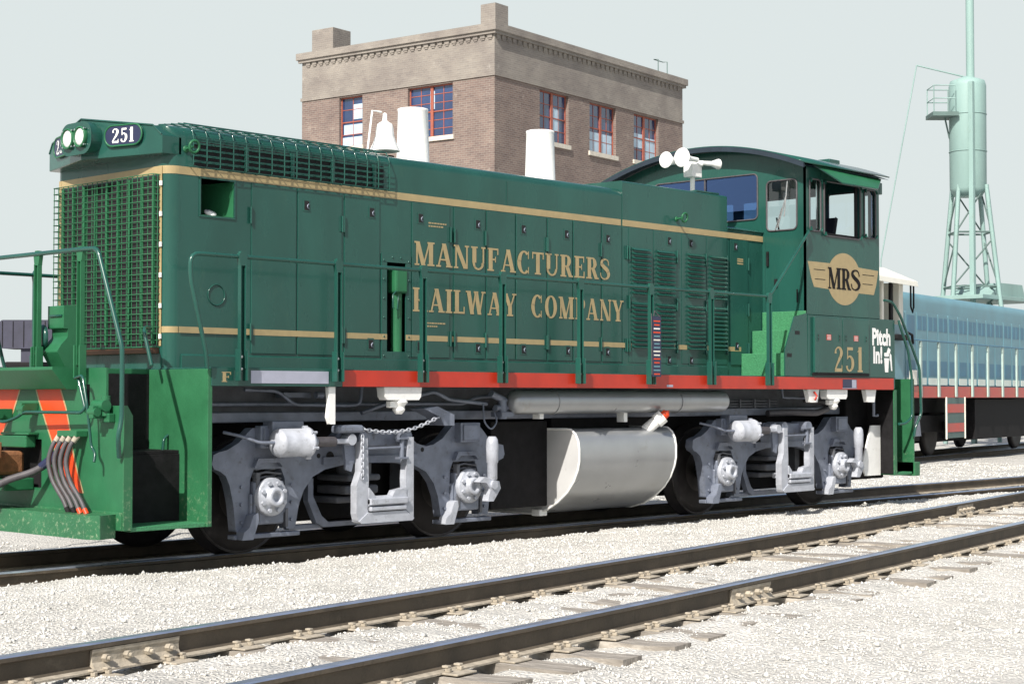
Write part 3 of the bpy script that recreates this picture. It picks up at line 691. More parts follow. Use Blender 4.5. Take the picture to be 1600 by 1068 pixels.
# ---- visor with headlights and number boards
av, bv = -1.13, -.905
zt, zb = 3.735, 3.42
def vz(y): return 3.775 - .13 * (abs(y) / HY)
mb = MB(); v = []
ys = [-HY, -.78, 0, .78, HY]; tops = [3.58, 3.665, 3.775, 3.665, 3.58]; 
for y, t_ in zip(ys, tops):
    xx = av + (bv - av) * abs(y) / HY; v += [(xx, y, zb), (xx, y, t_), (-.70, y, t_), (-.70, y, zb)]
f = []
for i in range(4):
    for k in range(4): f.append((i * 4 + k, i * 4 + (k + 1) % 4, (i + 1) * 4 + (k + 1) % 4, (i + 1) * 4 + k))
f += [(0, 3, 2, 1), (16, 17, 18, 19)]; mb.add(v, f); vis = L(mb, 'headlight_visor', 'green', .008)
mb = MB(); e = [(av + (bv - av) * abs(y) / HY - .003, y * .995, t_ + .002) for y, t_ in zip(ys, tops)]; mb.tube(e, .008, 6); L(mb, 'visor_rim', 'green', 0, vis)
dl = Vector((bv - av, -HY, 0)).normalized()      # along right face (towards the camera)
# right face: from apex (av,0) to (bv,-HY): ux so that n points outward (-x)
def board(sign, sc, nm='number_board', zc=3.60):
    c = Vector((av + (bv - av) * sc / HY, sign * sc, zc)); ux = Vector((bv - av, -HY, 0)) if sign < 0 else Vector((av - bv, -HY, 0)); ux.normalize(); uz = Vector((0, 0, 1)); nn = ux.cross(uz)
    m_ = MB(); sh = rrect(-.205, .205, -.088, .088, .085, 6); v = [c + ux * a + uz * b for a, b in sh]; k = len(v)
    m_.add([x + nn * .001 for x in v] + [x + nn * .022 for x in v], [list(range(k, 2 * k))] + [(i, (i + 1) % k, (i + 1) % k + k, i + k) for i in range(k)])
    b = L(m_, nm, 'navy', 0, vis)
    m_ = MB(); m_.tube([x + nn * .02 for x in v], .009, 6, closed=True); L(m_, 'board_rim', 'green_dusty', 0, b)
    return b, c, ux, uz, nn
for sign in (-1, 1):
    b, c, ux, uz, nn = board(sign, .475)
    mb = MB(); mb.polys(layout('251', -.125, .125, -.062, .124, .06), c, ux, uz, nn, .0235); L(mb, 'number', 'white', 0, b)
# headlights on a plate at the apex, near side
ux = Vector((bv - av, -HY, 0)).normalized(); uz = Vector((0, 0, 1)); nn = ux.cross(uz)
pc = Vector((av, 0, 3.60)) + nn * .0; hn = Vector((-1, -.02, 0)).normalized(); hx_ = hn.cross(Vector((0, 0, 1))) * -1; hx_ = Vector((0, -1, 0))
m_ = MB(); sh = rrect(-.235, .235, -.135, .135, .12, 8)
v = [Vector((av - .055, a, 3.60 + b)) for a, b in sh]; v2 = [Vector((av + .10, a, 3.60 + b)) for a, b in sh]; k = len(sh)
m_.add(v + v2, [list(range(k))] + [(i, (i + 1) % k, (i + 1) % k + k, i + k) for i in range(k)]); pl = L(m_, 'headlight_plate', 'green', .006, vis)
for y in (-.095, .095):
    hl = L(MB().lathe([(.088, 0), (.092, .03), (.080, .036), (.078, .02)], (av - .056, y, 3.605), (-1, 0, 0), 28), 'headlight', 'green_dusty')
    L(MB().lathe([(.078, 0), (.070, .012), (.04, .022), (0, .026)], (av - .070, y, 3.605), (-1, 0, 0), 28), 'lens', 'lens', 0, hl)
    m_ = MB()
    for t in range(4): a = R(45 + 90 * t); m_.cyl((av - .085, y + .098 * math.cos(a), 3.605 + .098 * math.sin(a)), (av - .06, y + .098 * math.cos(a), 3.605 + .098 * math.sin(a)), .009, .009, 6)
    L(m_, 'clamp', 'chrome', 0, hl)
# ---- stacks, bell, horn, beacon
for x in (2.85, 4.835):
    L(MB().lathe([(.20, -.06), (.178, -.02), (.176, .03), (.172, .035), (.157, .58), (.160, .59), (.160, .61), (.150, .61), (.148, .5), (0, .5)], (x, 0, 3.75), (0, 0, 1), 40), 'exhaust_stack', 'white')
bl = L(MB().lathe([(.155, 0), (.148, .02), (.115, .09), (.094, .16), (.086, .24), (.075, .275), (.04, .295), (.024, .31), (.02, .38), (0, .39)], (2.22, -.25, 3.83), (0, 0, 1), 32), 'bell', 'white')
L(MB().box(2.15, 2.30, -.31, -.19, 3.69, 3.79), 'bell_bracket', 'black', .01, bl)
L(MB().tube([(1.97, -.25, 3.70), (2.05, -.25, 4.22), (2.17, -.25, 4.22)], .011, 6).box(2.0, 2.12, -.29, -.21, 3.69, 3.79), 'bell_yoke', 'white', 0, bl)
hb = L(MB().tube([(7.02, -.5, 3.77), (7.02, -.5, 4.06)], .03, 10).box(6.93, 7.12, -.57, -.43, 4.0, 4.16), 'horn_bracket', 'white', .01)
for (x0, y0, z0, ln, r) in ((6.98, -.42, 4.18, .38, .098), (6.98, -.60, 4.20, .30, .115)):
    L(MB().lathe([(.028, 0), (.032, ln * .45), (.055, ln * .75), (r * .85, ln * .95), (r, ln), (r * .95, ln + .004), (0, ln - .03)], (x0, y0, z0), (-1, 0, 0), 28), 'horn_trumpet', 'white', 0, hb)
L(MB().lathe([(.025, 0), (.03, .14), (.065, .24), (.065, .25), (0, .23)], (7.05, -.62, 4.17), (1, -.3, 0), 20).tube([(6.96, -.42, 4.18), (7.1, -.6, 4.17)], .035, 10), 'horn_trumpet', 'white', 0, hb)
L(MB().box(6.7, 7.15, -.80, -.2, 3.78, 3.80), 'horn_plate', 'green', .003)

# ---- cab
X0, X1 = 7.95, 9.63; CY = 1.5; ZE = 4.14
def arc_z(y): return 4.445 - .285 * (abs(y) / CY) ** 2
SW = [(8.02, 8.26, 3.37, 4.0), (8.34, 9.17, 3.33, 4.0), (9.27, 9.54, 3.37, 3.98)]
mb = MB(); wall_cells(mb, X0, X1, 2.36, ZE, SW, lambda a, b: (a, -CY, b), r=.045)
o = L(mb, 'cab_side', 'green', 0, None, .04); o.modifiers['s'].offset = 1 if False else -1
mb = MB(); wall_cells(mb, X0, X1, 1.612, ZE, [(8.1, 9.5, 3.35, 4.02)], lambda a, b: (a, CY, b), r=.03); L(mb, 'cab_side', 'green')
FW = [(-1.37, -.935, 3.39, 4.0), (-.80, .80, 3.55, 4.11), (.935, 1.37, 3.39, 4.0)]
mb = MB(); wall_cells(mb, -CY, CY, 1.612, ZE, FW, lambda a, b: (X0, a, b), r=.06)
# arched gable above
n_ = 24; v = [(X0, -CY + 2 * CY * i / n_, ZE) for i in range(n_ + 1)] + [(X0, -CY + 2 * CY * i / n_, arc_z(-CY + 2 * CY * i / n_)) for i in range(n_ + 1)]
mb.add(v, [(i, i + n_ + 1, i + n_ + 2, i + 1) for i in range(n_)])
L(mb, 'cab_front', 'green')
mb = MB(); wall_cells(mb, -CY, CY, 1.612, ZE, [(-1.35, -.75, 3.2, 4.0), (-.6, .6, 3.2, 4.0), (.75, 1.35, 3.2, 4.0)], lambda a, b: (X1, a, b)); v = [(X1, a[1], a[2]) for a in v]
mb.add(v, [(i, i + 1, i + n_ + 2, i + n_ + 1) for i in range(n_)]); L(mb, 'cab_rear', 'green')
L(MB().box(X0, X1, -CY + .05, CY - .01, 2.28, 2.32), 'cab_floor', 'black')
# roof shell with front overhang
mb = MB(); ov = 1.60; xs_ = [7.76, 9.72]; N = 28; v = []
for x in xs_:
    for i in range(N + 1): y = -ov + 2 * ov * i / N; v.append((x, y, 4.48 - .285 * (abs(y) / CY) ** 2))
mb.add(v, [(i, i + 1, i + N + 2, i + N + 1) for i in range(N)], True); L(mb, 'cab_roof', 'green', 0, None, .015)
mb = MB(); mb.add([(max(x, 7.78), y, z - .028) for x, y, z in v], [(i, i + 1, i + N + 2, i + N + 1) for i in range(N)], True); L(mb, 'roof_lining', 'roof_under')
mb = MB(); v = []
for x in (7.745, 7.765):
    for i in range(N + 1): y = -ov + 2 * ov * i / N; z = 4.483 - .285 * (abs(y) / CY) ** 2; v += [(x, y, z), (x, y, z - .06)]
K = 2 * (N + 1)
for i in range(N): mb.f += [[2 * i, 2 * i + 1, 2 * i + 3, 2 * i + 2], [K + 2 * i, K + 2 * i + 2, K + 2 * i + 3, K + 2 * i + 1], [2 * i + 1, K + 2 * i + 1, K + 2 * i + 3, 2 * i + 3], [2 * i, 2 * i + 2, K + 2 * i + 2, K + 2 * i]]
mb.v = [tuple(x) for x in v]; mb.sm = [False] * len(mb.f); mb.mi = [0] * len(mb.f); L(mb, 'roof_rim', 'roof_under')
# awning
mb = MB(); A = [(8.07, -1.60, 4.15), (9.60, -1.60, 4.11), (9.18, -1.76, 3.95), (8.46, -1.76, 3.95)]
A = [(8.05, -1.53, 4.17), (9.62, -1.53, 4.13), (9.18, -1.75, 3.95), (8.36, -1.75, 3.95)]
mb.add(A, [(0, 1, 2, 3)]); L(mb, 'window_awning', 'green_dusty', 0, None, .012)
L(MB().tube([A[0], A[3], A[2], A[1]], .011, 6), 'awning_rim', 'green')
bc = L(MB().lathe([(.075, 0), (.075, .02)], (9.56, -.05, 4.46), (0, 0, 1), 20), 'beacon', 'black')
L(MB().lathe([(.065, 0), (.065, .06), (.055, .085), (0, .095)], (9.56, -.05, 4.481), (0, 0, 1), 20), 'beacon_dome', 'amber', 0, bc)
L(MB().box(9.35, 9.60, -.95, -.72, 4.36, 4.43), 'roof_vent', 'green', .01)
# windows
def frame2(h, P, r, m='green_dusty', nm='window_frame', t=.011):
    return L(MB().tube([P(a, b) for a, b in rrect(h[0], h[1], h[2], h[3], r)], t, 6, closed=True), nm, m)
def pane(h, P, m, parent, e=.004):
    mb = MB(); wall_cells(mb, h[0] + e, h[1] - e, h[2] + e, h[3] - e, [], P); L(mb, 'pane', m, 0, parent)
for k, h in enumerate(SW):
    P = lambda a, b: (a, -CY - .004, b); w = frame2(h, P, .045, 'rubber')
    if k != 1: pane(h, lambda a, b: (a, -CY + .012, b), 'glass', w); L(MB().box(h[0] + .02, h[0] + .045, -CY + .015, -CY + .03, h[2], h[3]).box(h[1] - .05, h[1] - .02, -CY + .015, -CY + .03, h[2], h[3]), 'sash', 'chrome', 0, w)
    else:
        L(MB().box(8.36, 8.40, -CY + .01, -CY + .03, 3.34, 3.99).box(9.08, 9.13, -CY + .01, -CY + .03, 3.34, 3.99).box(8.40, 9.08, -CY + .012, -CY + .028, 3.34, 3.37), 'sash', 'black', 0, w)
for k, h in enumerate(FW):
    w = frame2(h, lambda a, b: (X0 - .004, a, b), .06, 'rubber'); pane(h, lambda a, b: (X0 + .012, a, b), 'glassblue' if k == 1 else 'glass', w)
    if k == 0: L(MB().tube([(X0 - .02, -1.10, 3.42), (X0 - .03, -1.24, 3.82)], .009, 6).tube([(X0 - .025, -1.20, 3.55), (X0 - .025, -1.25, 3.98)], .008, 6).tube([(X0 - .02, -1.07, 3.40), (X0 - .025, -1.17, 3.66)], .007, 6), 'wiper', 'chrome', 0, w)
L(MB().box(X0 - .006, X0 + .01, -.01, .01, 3.55, 4.11), 'window_post', 'rubber')
for k, h in enumerate([(-1.35, -.75, 3.2, 4.0), (-.6, .6, 3.2, 4.0), (.75, 1.35, 3.2, 4.0)]):
    w = frame2(h, lambda a, b: (X1 + .004, a, b), .03, 'rubber'); pane(h, lambda a, b: (X1 - .01, a, b), 'glass', w)
w = frame2((8.1, 9.5, 3.35, 4.02), lambda a, b: (a, CY + .004, b), .03, 'rubber'); L(MB().box(8.76, 8.80, CY - .02, CY - .005, 3.35, 4.02), 'sash', 'black', 0, w)
# cab interior
st = L(MB().box(8.62, 9.06, -1.2, -.75, 2.95, 3.05).cyl((8.84, -.98, 2.32), (8.84, -.98, 2.95), .05), 'cab_seat', 'seat', .03); L(MB().prism([(8.98, 3.02), (9.14, 3.62), (9.08, 3.64), (8.92, 3.04)], -1.2, -.76, 'y'), 'backrest', 'seat', .03, st)
L(MB().box(8.05, 8.45, -.9, -.35, 2.32, 3.42).cyl((8.42, -.8, 3.42), (8.36, -.8, 3.60), .012, n=8), 'control_stand', 'black', .02)
L(MB().tube([(8.55, -1.25, 3.40), (8.66, -1.22, 3.75)], .012, 6), 'brake_handle', 'black')
# lower cab side, gusset, tool boxes
L(MB().box(X0, 9.97, -1.517, -1.44, 1.613, 2.352).box(X0, 9.97, 1.44, 1.517, 1.613, 2.352).box(X1, 9.97, -1.44, 1.44, 1.613, 2.35), 'lower_body', 'green', .004)
for a, b in ((8.045, 8.66), (8.668, 9.28)):
    d = L(MB().box(a, b, -1.552, -1.5175, 1.66, 2.33), 'locker_door', 'green', .006)
    for lx in (a + .07, b - .07):
        L(MB().box(lx - .022, lx + .022, -1.556, -1.5525, 2.04, 2.13), 'latch', 'green', .002, d); L(MB().box(lx - .012, lx + .010, -1.5572, -1.5563, 2.055, 2.075).box(lx - .012, lx + .010, -1.5572, -1.5563, 2.095, 2.115), 'latch_hole', 'dark', 0, d)
    cx = (a + b) / 2 - (.0 if a < 8.5 else .0); L(MB().box(cx - .05, cx + .05, -1.5545, -1.5525, 2.055, 2.125), 'warning_label', 'red', 0, d); 
    m_ = MB()
    for i in range(4): m_.box(cx - .04, cx + .04, -1.5556, -1.5546, 2.063 + i * .016, 2.068 + i * .016)
    L(m_, 'label_lines', 'white', 0, d)
L(MB().box(8.03, 9.30, -1.545, -1.5175, 1.625, 1.655), 'locker_ledge', 'black', .003)
mb = MB(); mb.prism([(7.46, 1.613), (7.46, 1.92), (7.66, 2.32), (7.93, 2.37), (7.945, 1.613)], -1.515, -1.50); gs = L(mb, 'step_side', 'green', .003)
m_ = MB()
for x, z in ((7.72, 2.13), (7.55, 1.86)): m_.box(x - .05, x + .05, -1.5165, -1.5155, z - .022, z + .022)
L(m_, 'slot', 'dark', 0, gs)
for i, (x, z0, z1) in enumerate(((7.48, 1.613, 1.885), (7.71, 1.885, 2.165), (7.925, 2.165, 2.40))):
    L(MB().box(x, 7.947, -1.498, -.875, z0, z1), 'step', 'tread', .006)
L(MB().tube([(7.90, -1.40, 2.50), (7.90, -1.40, 2.66)], .011, 6).box(7.925, 7.949, -.965, -.935, 2.96, 3.14).box(7.925, 7.949, -1.09, -1.05, 2.70, 2.80), 'door_fittings', 'black', .003)
mb = MB(); mb.tube([(X0 - .004, -1.42, 3.33 - .05), (X0 - .004, -1.42, 2.42)], .004, 4); mb.tube([(X0 - .004, -.905, 3.33), (X0 - .004, -.905, 2.42)], .004, 4); L(mb, 'door_seam', 'green')
# ---- lettering
mb = MB(); fy = sy - .0005
mb.polys(layout('MANUFACTURERS', 2.02, 4.995, 2.645, .232), (0, fy, 0), (1, 0, 0), (0, 0, 1), (0, -1, 0), .001)
L(mb, 'company_lettering', 'gold'); mb = MB()
mb.polys(layout('RAILWAY', 2.0, 3.49, 2.195, .232), (0, fy, 0), (1, 0, 0), (0, 0, 1), (0, -1, 0), .001)
L(mb, 'company_lettering', 'gold'); mb = MB()
mb.polys(layout('COMPANY', 3.70, 5.235, 2.198, .232), (0, fy, 0), (1, 0, 0), (0, 0, 1), (0, -1, 0), .001)
L(mb, 'company_lettering', 'gold')
mb = MB()
for (a, b, z) in ((2.22, 2.42, 3.03), (2.22, 2.45, 3.06), (2.20, 2.42, 2.0 + .08), (2.2, 2.32, 2.05), (2.25, 2.6, 3.2)):
    if z > 3.1: continue
    x = a
    while x < b: w = random.uniform(.01, .04); mb.box(x, x + w, fy - .001, fy, z, z + .014); x += w + .008
for z in (3.04, 3.065, 3.01): mb.box(7.40, 7.52, dpos - .002, dpos - .0005, z - .05, z - .034)
L(mb, 'small_stencil', 'gold')
mb = MB(); mb.polys([[(8.79 + .39 * math.cos(R(6 * k)), 2.82 + .322 * math.sin(R(6 * k))) for k in range(60)]], (0, -CY, 0), (1, 0, 0), (0, 0, 1), (0, -1, 0), .002)
mb.polys([[(7.975, 3.0), (8.50, 3.0), (8.45, 2.68), (8.11, 2.695), (8.05, 2.80)], [(9.60, 2.965), (9.1, 2.985), (9.12, 2.66), (9.49, 2.655), (9.55, 2.78)]], (0, -CY, 0), (1, 0, 0), (0, 0, 1), (0, -1, 0), .001)
em = L(mb, 'cab_emblem', 'gold')
mb = MB()
for z in (2.905, 2.79): mb.box(8.13 - (z - 2.79) * .2, 8.36, -CY - .0035, -CY - .0015, z, z + .007); mb.box(9.22, 9.46 + (z - 2.79) * .3, -CY - .0035, -CY - .0015, z - .01, z - .003)
L(mb, 'emblem_lines', 'black', 0, em)
mb = MB(); mb.polys(layout('MR', 8.41, 8.945, 2.69, .262, -.02) + layout('S', 8.925, 9.165, 2.69, .262), (0, -CY, 0), (1, 0, 0), (0, 0, 1), (0, -1, 0), .004); L(mb, 'emblem_letters', 'black', 0, em)
mb = MB(); mb.polys(layout('251', 8.46, 9.135, 1.675, .31, .12), (0, -1.5525, 0), (1, 0, 0), (0, 0, 1), (0, -1, 0), .001); L(mb, 'road_number', 'gold')
a = sans('slogan', 'Pitch', .285, M['white'], loco, basis((9.635, -1.5195, 2.03), (1, 0, 0), (0, 0, 1)), bold=.012, sx=.80)
a = sans('slogan', 'In!', .285, M['white'], loco, basis((9.545, -1.5195, 1.80), (1, 0, 0), (0, 0, 1)), bold=.012, sx=.80)
mb = MB(); mb.polys([[(9.70, 1.86), (9.82, 1.86), (9.80, 1.68), (9.72, 1.68)], rrect(9.70, 9.82, 1.88, 1.93, .02), [(9.84, 1.93), (9.88, 1.90), (9.90, 1.70), (9.87, 1.70), (9.85, 1.82), (9.83, 1.84)], [(9.76, 1.93), (9.80, 2.0), (9.86, 1.97), (9.84, 1.92)]], (0, -1.517, 0), (1, 0, 0), (0, 0, 1), (0, -1, 0), .002); L(mb, 'litter_emblem', 'white')
mb = MB().box(8.70, 9.02, -1.5295, -1.5275, 1.475, 1.582); sk = L(mb, 'inspection_card', 'navy'); L(MB().box(8.91, 9.01, -1.531, -1.530, 1.48, 1.577).box(8.69, 9.03, -1.530, -1.5298, 1.47, 1.476), 'card_strip', 'lilac', 0, sk)
L(MB().box(5.17, 5.28, -1.5295, -1.5275, 1.474, 1.498), 'small_plate', 'lilac')
# ---- side handrail and stanchions
RY = -1.565
hr = [(-.93, RY + .02, 1.60), (-.955, RY, 1.72), (-1.115, RY, 2.33), (-1.115, RY, 2.525), (-.90, RY, 2.525), (.45, RY, 2.525), (7.07, RY, 2.53), (7.90, RY, 3.34), (7.97, RY + .05, 3.36)]
L(MB().tube(hr, .018, 10, fillet=.09), 'handrail', 'green')
L(MB().tube([(p_[0], -p_[1], p_[2]) for p_ in hr], .018, 8, fillet=.09), 'handrail', 'green')
def stanchion(T, nm='stanchion', m='green', ht=.95, parent=None):
    mb = MB()
    def B(x0, x1, y0, y1, z0, z1):
        o = len(mb.v); mb.box(x0, x1, y0, y1, z0, z1)
        mb.v[o:] = [tuple(T @ Vector(p_)) for p_ in mb.v[o:]]
    B(-.030, -.022, -.03, .012, 0, ht - .09); B(.022, .030, -.03, .012, 0, ht - .09); B(-.022, .022, .004, .012, 0, ht - .09)
    B(-.046, -.031, -.045, .02, -.10, .16); B(.031, .046, -.045, .02, -.10, .16)
    o = len(mb.v); mb.prism([(-.030, ht - .10), (.030, ht - .10), (.045, ht - .02), (.02, ht + .022), (-.02, ht + .022), (-.045, ht - .02)], -.024, .012); mb.v[o:] = [tuple(T @ Vector(p_)) for p_ in mb.v[o:]]
    s_ = mb.build(nm, M[m], parent or loco, .003)
    m_ = MB()
    for z in (0.0, .10): m_.lathe([(.011, 0), (.011, .012), (0, .014)], T @ Vector((0, -.0, z)), (T.to_3x3() @ Vector((0, -1, 0))), 8)
    m_.build('bolt', M['white'], s_)
    return s_
SX = (-.6, .45, 1.48, 2.54, 3.69, 4.84, 5.92, 7.05)
for x in SX:
    stanchion(Matrix.Translation((x, RY, 1.60))); stanchion(Matrix.Translation((x, -RY, 1.60)) @ Matrix.Rotation(math.pi, 4, 'Z'))
# ---- front end: pilot, steps, railings
PX = -1.70
L(MB().box(PX, -.87, -.68, .68, 1.56, 1.605), 'front_platform', 'green_dusty', .004)
for s_ in (-1, 1):
    L(MB().box(-.90, -.855, s_ * 1.52, s_ * .70, .315, 1.598), 'step_panel', 'green_splash', .004)
    L(MB().prism([(PX, .33), (PX, 1.30), (-1.67, 1.30), (-1.62, 1.22), (-1.62, .33)], s_ * 1.52, s_ * 1.505), 'pilot_side', 'green_splash', .003)
    L(MB().box(-1.62, -.90, s_ * 1.50, s_ * 1.14, .315, .35), 'corner_step', 'tread', .004)
    L(MB().box(-1.62, -.90, s_ * 1.14, s_ * 1.12, .33, .90).box(-1.62, -.90, s_ * 1.13, s_ * .68, .90, .93).box(-1.69, -.90, s_ * .70, s_ * .68, .93, 1.56), 'step_well', 'black', .004)
# pilot plate with slot and step opening
mb = MB(); holes = [(.62 - 2, .0, 0, 0)]
holes = [(-1.04, -.965, 1.24, 1.47), (-.34, .34, .62, 1.02)]
wall_cells(mb, -1.27, 1.27, 1.30, 1.6, [(-1.04, -.965, 1.30, 1.47)], lambda a, b: (PX, a, b)); wall_cells(mb, -1.505, 1.505, .46, 1.30, [(-1.04, -.965, 1.24, 1.30), (-.34, .34, .62, 1.02)], lambda a, b: (PX, a, b)); L(mb, 'pilot_plate', 'green_dusty', 0, None, -.02)
L(MB().box(PX + .05, PX + .6, -.36, .36, .60, 1.05), 'draft_box', 'black')
# red orange chevrons
def band(poly): return poly
st_polys = [[(-.25, 1.43), (-.62, 1.43), (-.70, 1.28), (-.765, 1.10), (-.80, .95), (-.87, .78), (-.96, .60), (-.74, .60), (-.64, .78), (-.53, .95), (-.40, 1.16), (-.30, 1.33)],
            [(.0, 1.43), (.36, 1.43), (.62, .95), (.86, .60), (.58, .60), (.38, .86), (.35, .98), (.10, 1.25)]]
mb = MB(); mb.polys(st_polys, (PX, 0, 0), (0, 1, 0), (0, 0, 1), (-1, 0, 0), .0005); sp_ = L(mb, 'pilot_stripe', 'orange')
mb = MB()
for p_ in st_polys:
    for i in range(len(p_)):
        if p_[i][1] == p_[(i + 1) % len(p_)][1]: continue
        a_, b_ = Vector((*p_[i], 0)), Vector((*p_[(i + 1) % len(p_)], 0)); d_ = (b_ - a_).normalized(); n_2 = Vector((-d_.y, d_.x, 0)) * .009
        mb.polys([[(a_ + n_2)[:2], (b_ + n_2)[:2], (b_ - n_2)[:2], (a_ - n_2)[:2]]], (PX, 0, 0), (0, 1, 0), (0, 0, 1), (-1, 0, 0), .002)
L(mb, 'stripe_edge', 'gold', 0, sp_)
# anticlimber
L(MB().prism([(PX - .003, 1.61), (-1.93, 1.61), (-1.93, 1.585), (-1.80, 1.43), (PX - .003, 1.43)], -.86, .86), 'anticlimber', 'green_dusty', .006)
# footboard
mb = MB(); mb.prism([(PX - .01, -1.43), (PX - .01, 1.43), (-1.93, 1.50), (-1.95, 1.42), (-1.95, -1.38), (-1.90, -1.50)], .27, .455, 'z'); L(mb, 'footboard', 'green_splash', .008)
L(MB().box(PX - .012, PX + .02, -1.505, 1.505, .33, .47), 'footboard_bracket', 'green_splash', .003)
# coupler
cp = L(MB().box(-2.0, PX - .02, -.12, .12, .72, .92), 'coupler', 'rust', .03)
L(MB().prism([(-2.0, .17), (-2.0, -.17), (-2.18, -.22), (-2.32, -.16), (-2.34, -.02), (-2.24, .0), (-2.16, .04), (-2.22, .16), (-2.38, .20), (-2.40, .28), (-2.10, .27)], .64, .96, 'z'), 'knuckle', 'rust', .02, cp)
L(MB().cyl((-2.26, -.10, .60), (-2.26, -.10, 1.0), .035).box(-2.1, -1.98, -.2, .2, .86, 1.0), 'coupler_pin', 'rust', .01, cp)
L(MB().box(-1.98, PX - .004, -.24, .24, .6, .70).box(-1.80, PX - .004, -.26, .26, .95, 1.05), 'coupler_pocket', 'green_dusty', .01, cp)
L(MB().box(-1.80, PX - .004, -.30, .14, 1.055, 1.075), 'corner_bracket', 'green_dusty', .005)
# uncoupling lever
L(MB().tube([(-1.92, .10, 1.18), (-1.90, -.10, 1.16), (-1.86, -.22, 1.20), (-1.84, -.30, 1.245), (-1.82, -1.10, 1.245), (-1.80, -1.13, 1.28), (-1.79, -1.02, 1.50), (-1.78, -1.00, 1.52)], .014, 8, fillet=.05), 'uncoupling_lever', 'green')
L(MB().tube([(-1.80, -.98, 1.52), (-1.82, -1.12, 1.54), (-1.84, -1.22, 1.30), (-1.80, -1.22, .98), (-1.80, -1.28, .93), (-1.82, -1.29, .86)], .012, 8, fillet=.04), 'grab_iron', 'green')
mb = MB()
for y, z in ((-.26, 1.27), (-1.30, 1.25), (.14, 1.22)): mb.box(-1.86, PX - .003, y - .03, y + .03, z - .05, z + .05); mb.cyl((-1.83, y - .05, z), (-1.83, y + .05, z), .035, .035, 10)
L(mb, 'lever_bracket', 'green_dusty', .006)
mb = MB().cyl((PX - .07, -1.38, 1.30), (PX - .07, -1.22, 1.30), .045).cyl((PX - .05, -1.34, 1.22), (PX - .05, -1.34, 1.38), .035).box(PX - .06, PX - .003, -1.40, -1.30, 1.17, 1.24).cyl((PX - .10, -1.27, 1.26), (PX - .02, -1.27, 1.26), .04); L(mb, 'valve_cluster', 'green_dusty', .006)
# hoses
hm = L(MB().box(PX - .11, PX - .003, -1.02, -.74, 1.05, 1.10), 'hose_manifold', 'green_dusty', .006)
for k in range(4):
    y = -.74 - .085 * k; hose = L(MB().tube([(PX - .09, y, 1.05), (PX - .13, y + .02, .99), (PX - .16, y + .05, .86), (PX - .15, y + .0, .70), (PX - .13, y - .15, .54), (PX - .12, y - .20, .44)], .019, 10, fillet=.07), 'air_hose', 'rubber')
    L(MB().cyl((PX - .08, y, 1.06), (PX - .115, y + .01, 1.01), .026, .022, 12), 'hose_fitting', 'flange', 0, hose); L(MB().cyl((PX - .125, y - .175, .49), (PX - .12, y - .20, .45), .021, .021, 12), 'hose_clamp', 'orange' if k > 1 else 'black', 0, hose)
hose = L(MB().tube([(-1.76, -.56, .84), (-1.84, -.46, .76), (-2.02, -.26, .68), (-2.14, -.12, .52), (-2.2, .05, .30), (-2.20, .12, .20)], .030, 12, fillet=.12), 'brake_hose', 'rubber')
L(MB().cyl((-1.72, -.66, .92), (-1.80, -.50, .80), .045, .035, 12), 'hose_fitting', 'navy', 0, hose)
# platform railing on the front
fx = -1.77
fr_ = [(fx + .04, -1.50, .90), (fx - .02, -1.57, 1.06), (fx + .02, -1.56, 1.20), (fx + .02, -1.56, 1.75), (fx, -1.24, 2.54), (fx, -1.0, 2.545), (fx, -.35, 2.545), (fx, .35, 2.545), (fx, 1.0, 2.545), (fx, 1.24, 2.54), (fx + .02, 1.56, 1.75), (fx + .02, 1.56, 1.10)]
L(MB().tube(fr_, .019, 10, fillet=.06), 'front_handrail', 'green')
for y in (-.99, -.355, .355, .99): stanchion(Matrix.Translation((fx + .02, y, 1.62)) @ Matrix.Rotation(-math.pi / 2, 4, 'Z'), 'front_stanchion', 'green_dusty', .93)
# box on platform
cb = L(MB().prism([(-1.64, 1.93), (-1.64, 2.12), (-1.50, 2.12), (-1.42, 1.61), (-1.62, 1.61), (-1.70, 1.74), (-1.66, 1.80), (-1.60, 1.86), (-1.60, 1.93)], -.56, -.32), 'receptacle_box', 'green_dusty', .01)
L(MB().lathe([(.105, 0), (.11, .015), (.10, .035), (0, .04)], (-1.66, -.30, 1.86), (-1, .25, 0), 28), 'cover_disc', 'green', 0, cb)
L(MB().box(-1.655, -1.641, -.54, -.36, 2.03, 2.045), 'box_handle', 'green', .002, cb)
L(MB().tube([(-.91, -.74, 1.95), (-1.02, -.80, 1.95), (-1.06, -.86, 1.90), (-1.05, -.95, 1.63)], .016, 8, fillet=.05), 'drain_pipe', 'green')
L(MB().tube([(-.905, -.98, 1.05), (-.96, -1.0, 1.02), (-1.0, -1.0, .6), (-.94, -1.0, .5)], .012, 6, fillet=.03), 'side_grab', 'green')
